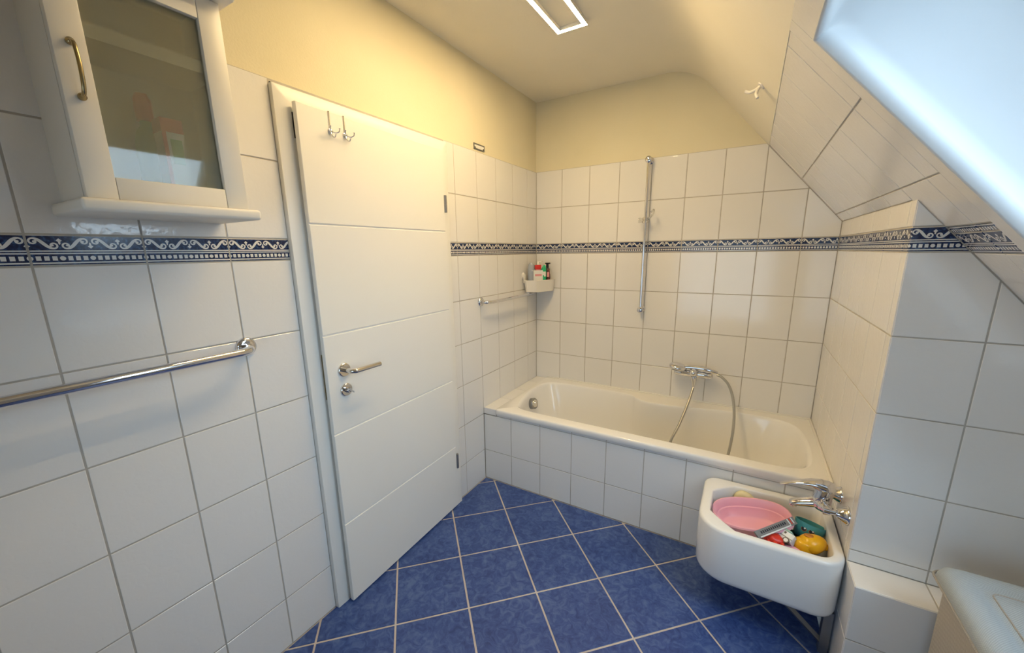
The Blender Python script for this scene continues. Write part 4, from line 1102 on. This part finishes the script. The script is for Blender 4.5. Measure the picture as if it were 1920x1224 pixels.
# grey printed strip
t = thing('bath_thermometer', (1.552, -1.01, 0.40), 'grey plastic printed stick lying over the rim of the pink toy bathtub', 'toy')
a0, a1 = Vector((1.492, -1.086, 0.396)), Vector((1.618, -0.950, 0.418))
d = (a1-a0); L = d.length; d.normalize(); sd = d.cross(ez).normalized(); un = (sd*0.55 + ez*0.83).normalized(); sd = d.cross(un).normalized()
def sbox(name, s0, s1, w0, w1, n0, n1, mat):
    v = [a0 + d*s + sd*w_ + un*n_ for n_ in (n0, n1) for w_ in (w0, w1) for s in (s0, s1)]
    return mesh(name, v, [(0, 2, 3, 1), (4, 5, 7, 6), (0, 1, 5, 4), (2, 6, 7, 3), (0, 4, 6, 2), (1, 3, 7, 5)], mat, t)
sbox('stick', 0, L, -0.014, 0.014, 0, 0.006, 'grey_toy')
sbox('pale_edge', 0.01, L-0.03, 0.009, 0.0135, 0.006, 0.0066, 'white_toy')
for k in range(13): sbox('print_mark', 0.022+k*0.0095, 0.0272+k*0.0095, -0.007, 0.002, 0.006, 0.0067, 'dark_toy')
for k in range(3): sbox('end_mark', L-0.032+k*0.009, L-0.028+k*0.009, -0.0125, 0.0085, 0.006, 0.0069, 'white_toy' if k != 1 else 'red_toy')
# red toy piece, magenta strip, dark lump
t = thing('toy_crab', (1.553, -1.045, 0.34), 'small red plastic toy wedged below the grey stick', 'toy')
v, f = ellipsoid_vf((1.553, -1.040, 0.372), 0.034, 0.026, 0.022, None, 22, 12, lambda p: p*(1+0.10*math.sin(140*p.x)*math.sin(120*p.y))); mesh('shell', v, f, 'red_toy', t, smooth=60)
for dx in (-0.022, 0.0, 0.024):
    tube('claw', spline([(1.553+dx, -1.055, 0.372), (1.556+dx, -1.072, 0.378), (1.562+dx, -1.083, 0.372)], 4), 0.006, 'red_toy', t, 10)
t = thing('toy_paddle', (1.615, -1.06, 0.34), 'narrow magenta and pink toy in front of the yellow duck', 'toy')
tube('shaft', [(1.555, -1.072, 0.345), (1.640, -1.062, 0.362)], 0.007, 'magenta_toy', t, 12)
v, f = ellipsoid_vf((1.612, -1.045, 0.358), 0.034, 0.016, 0.007, Matrix.Rotation(0.2, 3, 'Z'), 20, 10); mesh('blade', v, f, 'pink_toy', t, smooth=60)
tube('band', [(1.570, -1.0705, 0.348), (1.590, -1.068, 0.352)], 0.0078, 'dark_toy', t, 12)
t = thing('toy_boat', (1.62, -0.955, 0.28), 'dark green toy mostly hidden behind the van and teal cup', 'toy')
rings = []
for x, w_ in ((-0.045, 0.006), (-0.03, 0.02), (0.0, 0.026), (0.03, 0.024), (0.042, 0.018)):
    rings.append([(1.622+x, -0.955+w_*a, 0.345+b_) for a, b_ in ((-1, 0.02), (-0.7, -0.025), (0.7, -0.025), (1, 0.02), (0.85, 0.02), (0.6, 0.0), (-0.6, 0.0), (-0.85, 0.02))])
colored('bottle_green', (0.01, 0.06, 0.04), 0.35)
v, f = loft_vf(rings); mesh('hull', v, f, 'bottle_green', t, smooth=40)
t = thing('toy_ball', (1.69, -1.06, 0.26), 'dark blue toy at the bottom of the sink beside the duck', 'toy')
colored('navy_toy', (0.01, 0.015, 0.05), 0.35)
v, f = ellipsoid_vf((1.690, -1.045, 0.328), 0.028, 0.028, 0.028, None, 22, 12, lambda p: p*(1-0.02*(abs(p.z) < 0.004))); mesh('shell', v, f, 'navy_toy', t, smooth=60)

# ------------------------------------------------------------------ laundry hamper, foreground
HX0, HX1, HY0, HY1, HZ = 1.905, 2.28, -1.72, -1.236, 0.592
hm = thing('laundry_hamper', ((HX0+HX1)/2, (HY0+HY1)/2, 0), 'grey woven laundry hamper with quilted lid beside the tiled ledge', 'hamper')
def hring(off, z, r=0.045): return [(x, y, z) for x, y in rrect(HX0+off, HX1-off, HY0+off, HY1-off, r, 6)]
v, f = loft_vf([hring(0.02, 0.002), hring(0.016, 0.006), hring(0.012, 0.555), hring(0.014, 0.558)]); mesh('body', v, f, 'weave_side', hm, smooth=40)
ld = empty('lid', ((HX0+HX1)/2, (HY0+HY1)/2, 0.556), hm)
v, f = loft_vf([hring(0.004, 0.552), hring(-0.003, 0.556), hring(-0.003, 0.566), hring(0.004, 0.580, 0.035), hring(0.016, 0.589, 0.035), hring(0.030, 0.592, 0.03), hring(0.056, 0.591, 0.025), hring(0.064, 0.585, 0.02), hring(0.072, 0.584, 0.02), hring(0.080, 0.588, 0.018), hring(0.12, 0.590, 0.015)])
mesh('cover', v, f, 'weave', ld, smooth=60)
rp = hring(-0.004, 0.557, 0.033); tube('piping', [Vector(p) for p in rp]+[Vector(rp[0])], 0.003, 'weave_side', ld, 8)
rp = [(x, y, 0.588) for x, y, z in hring(0.081, 0.588, 0.018)]; tube('seam', [Vector(p) for p in rp]+[Vector(rp[0])], 0.0022, 'weave_side', ld, 8)
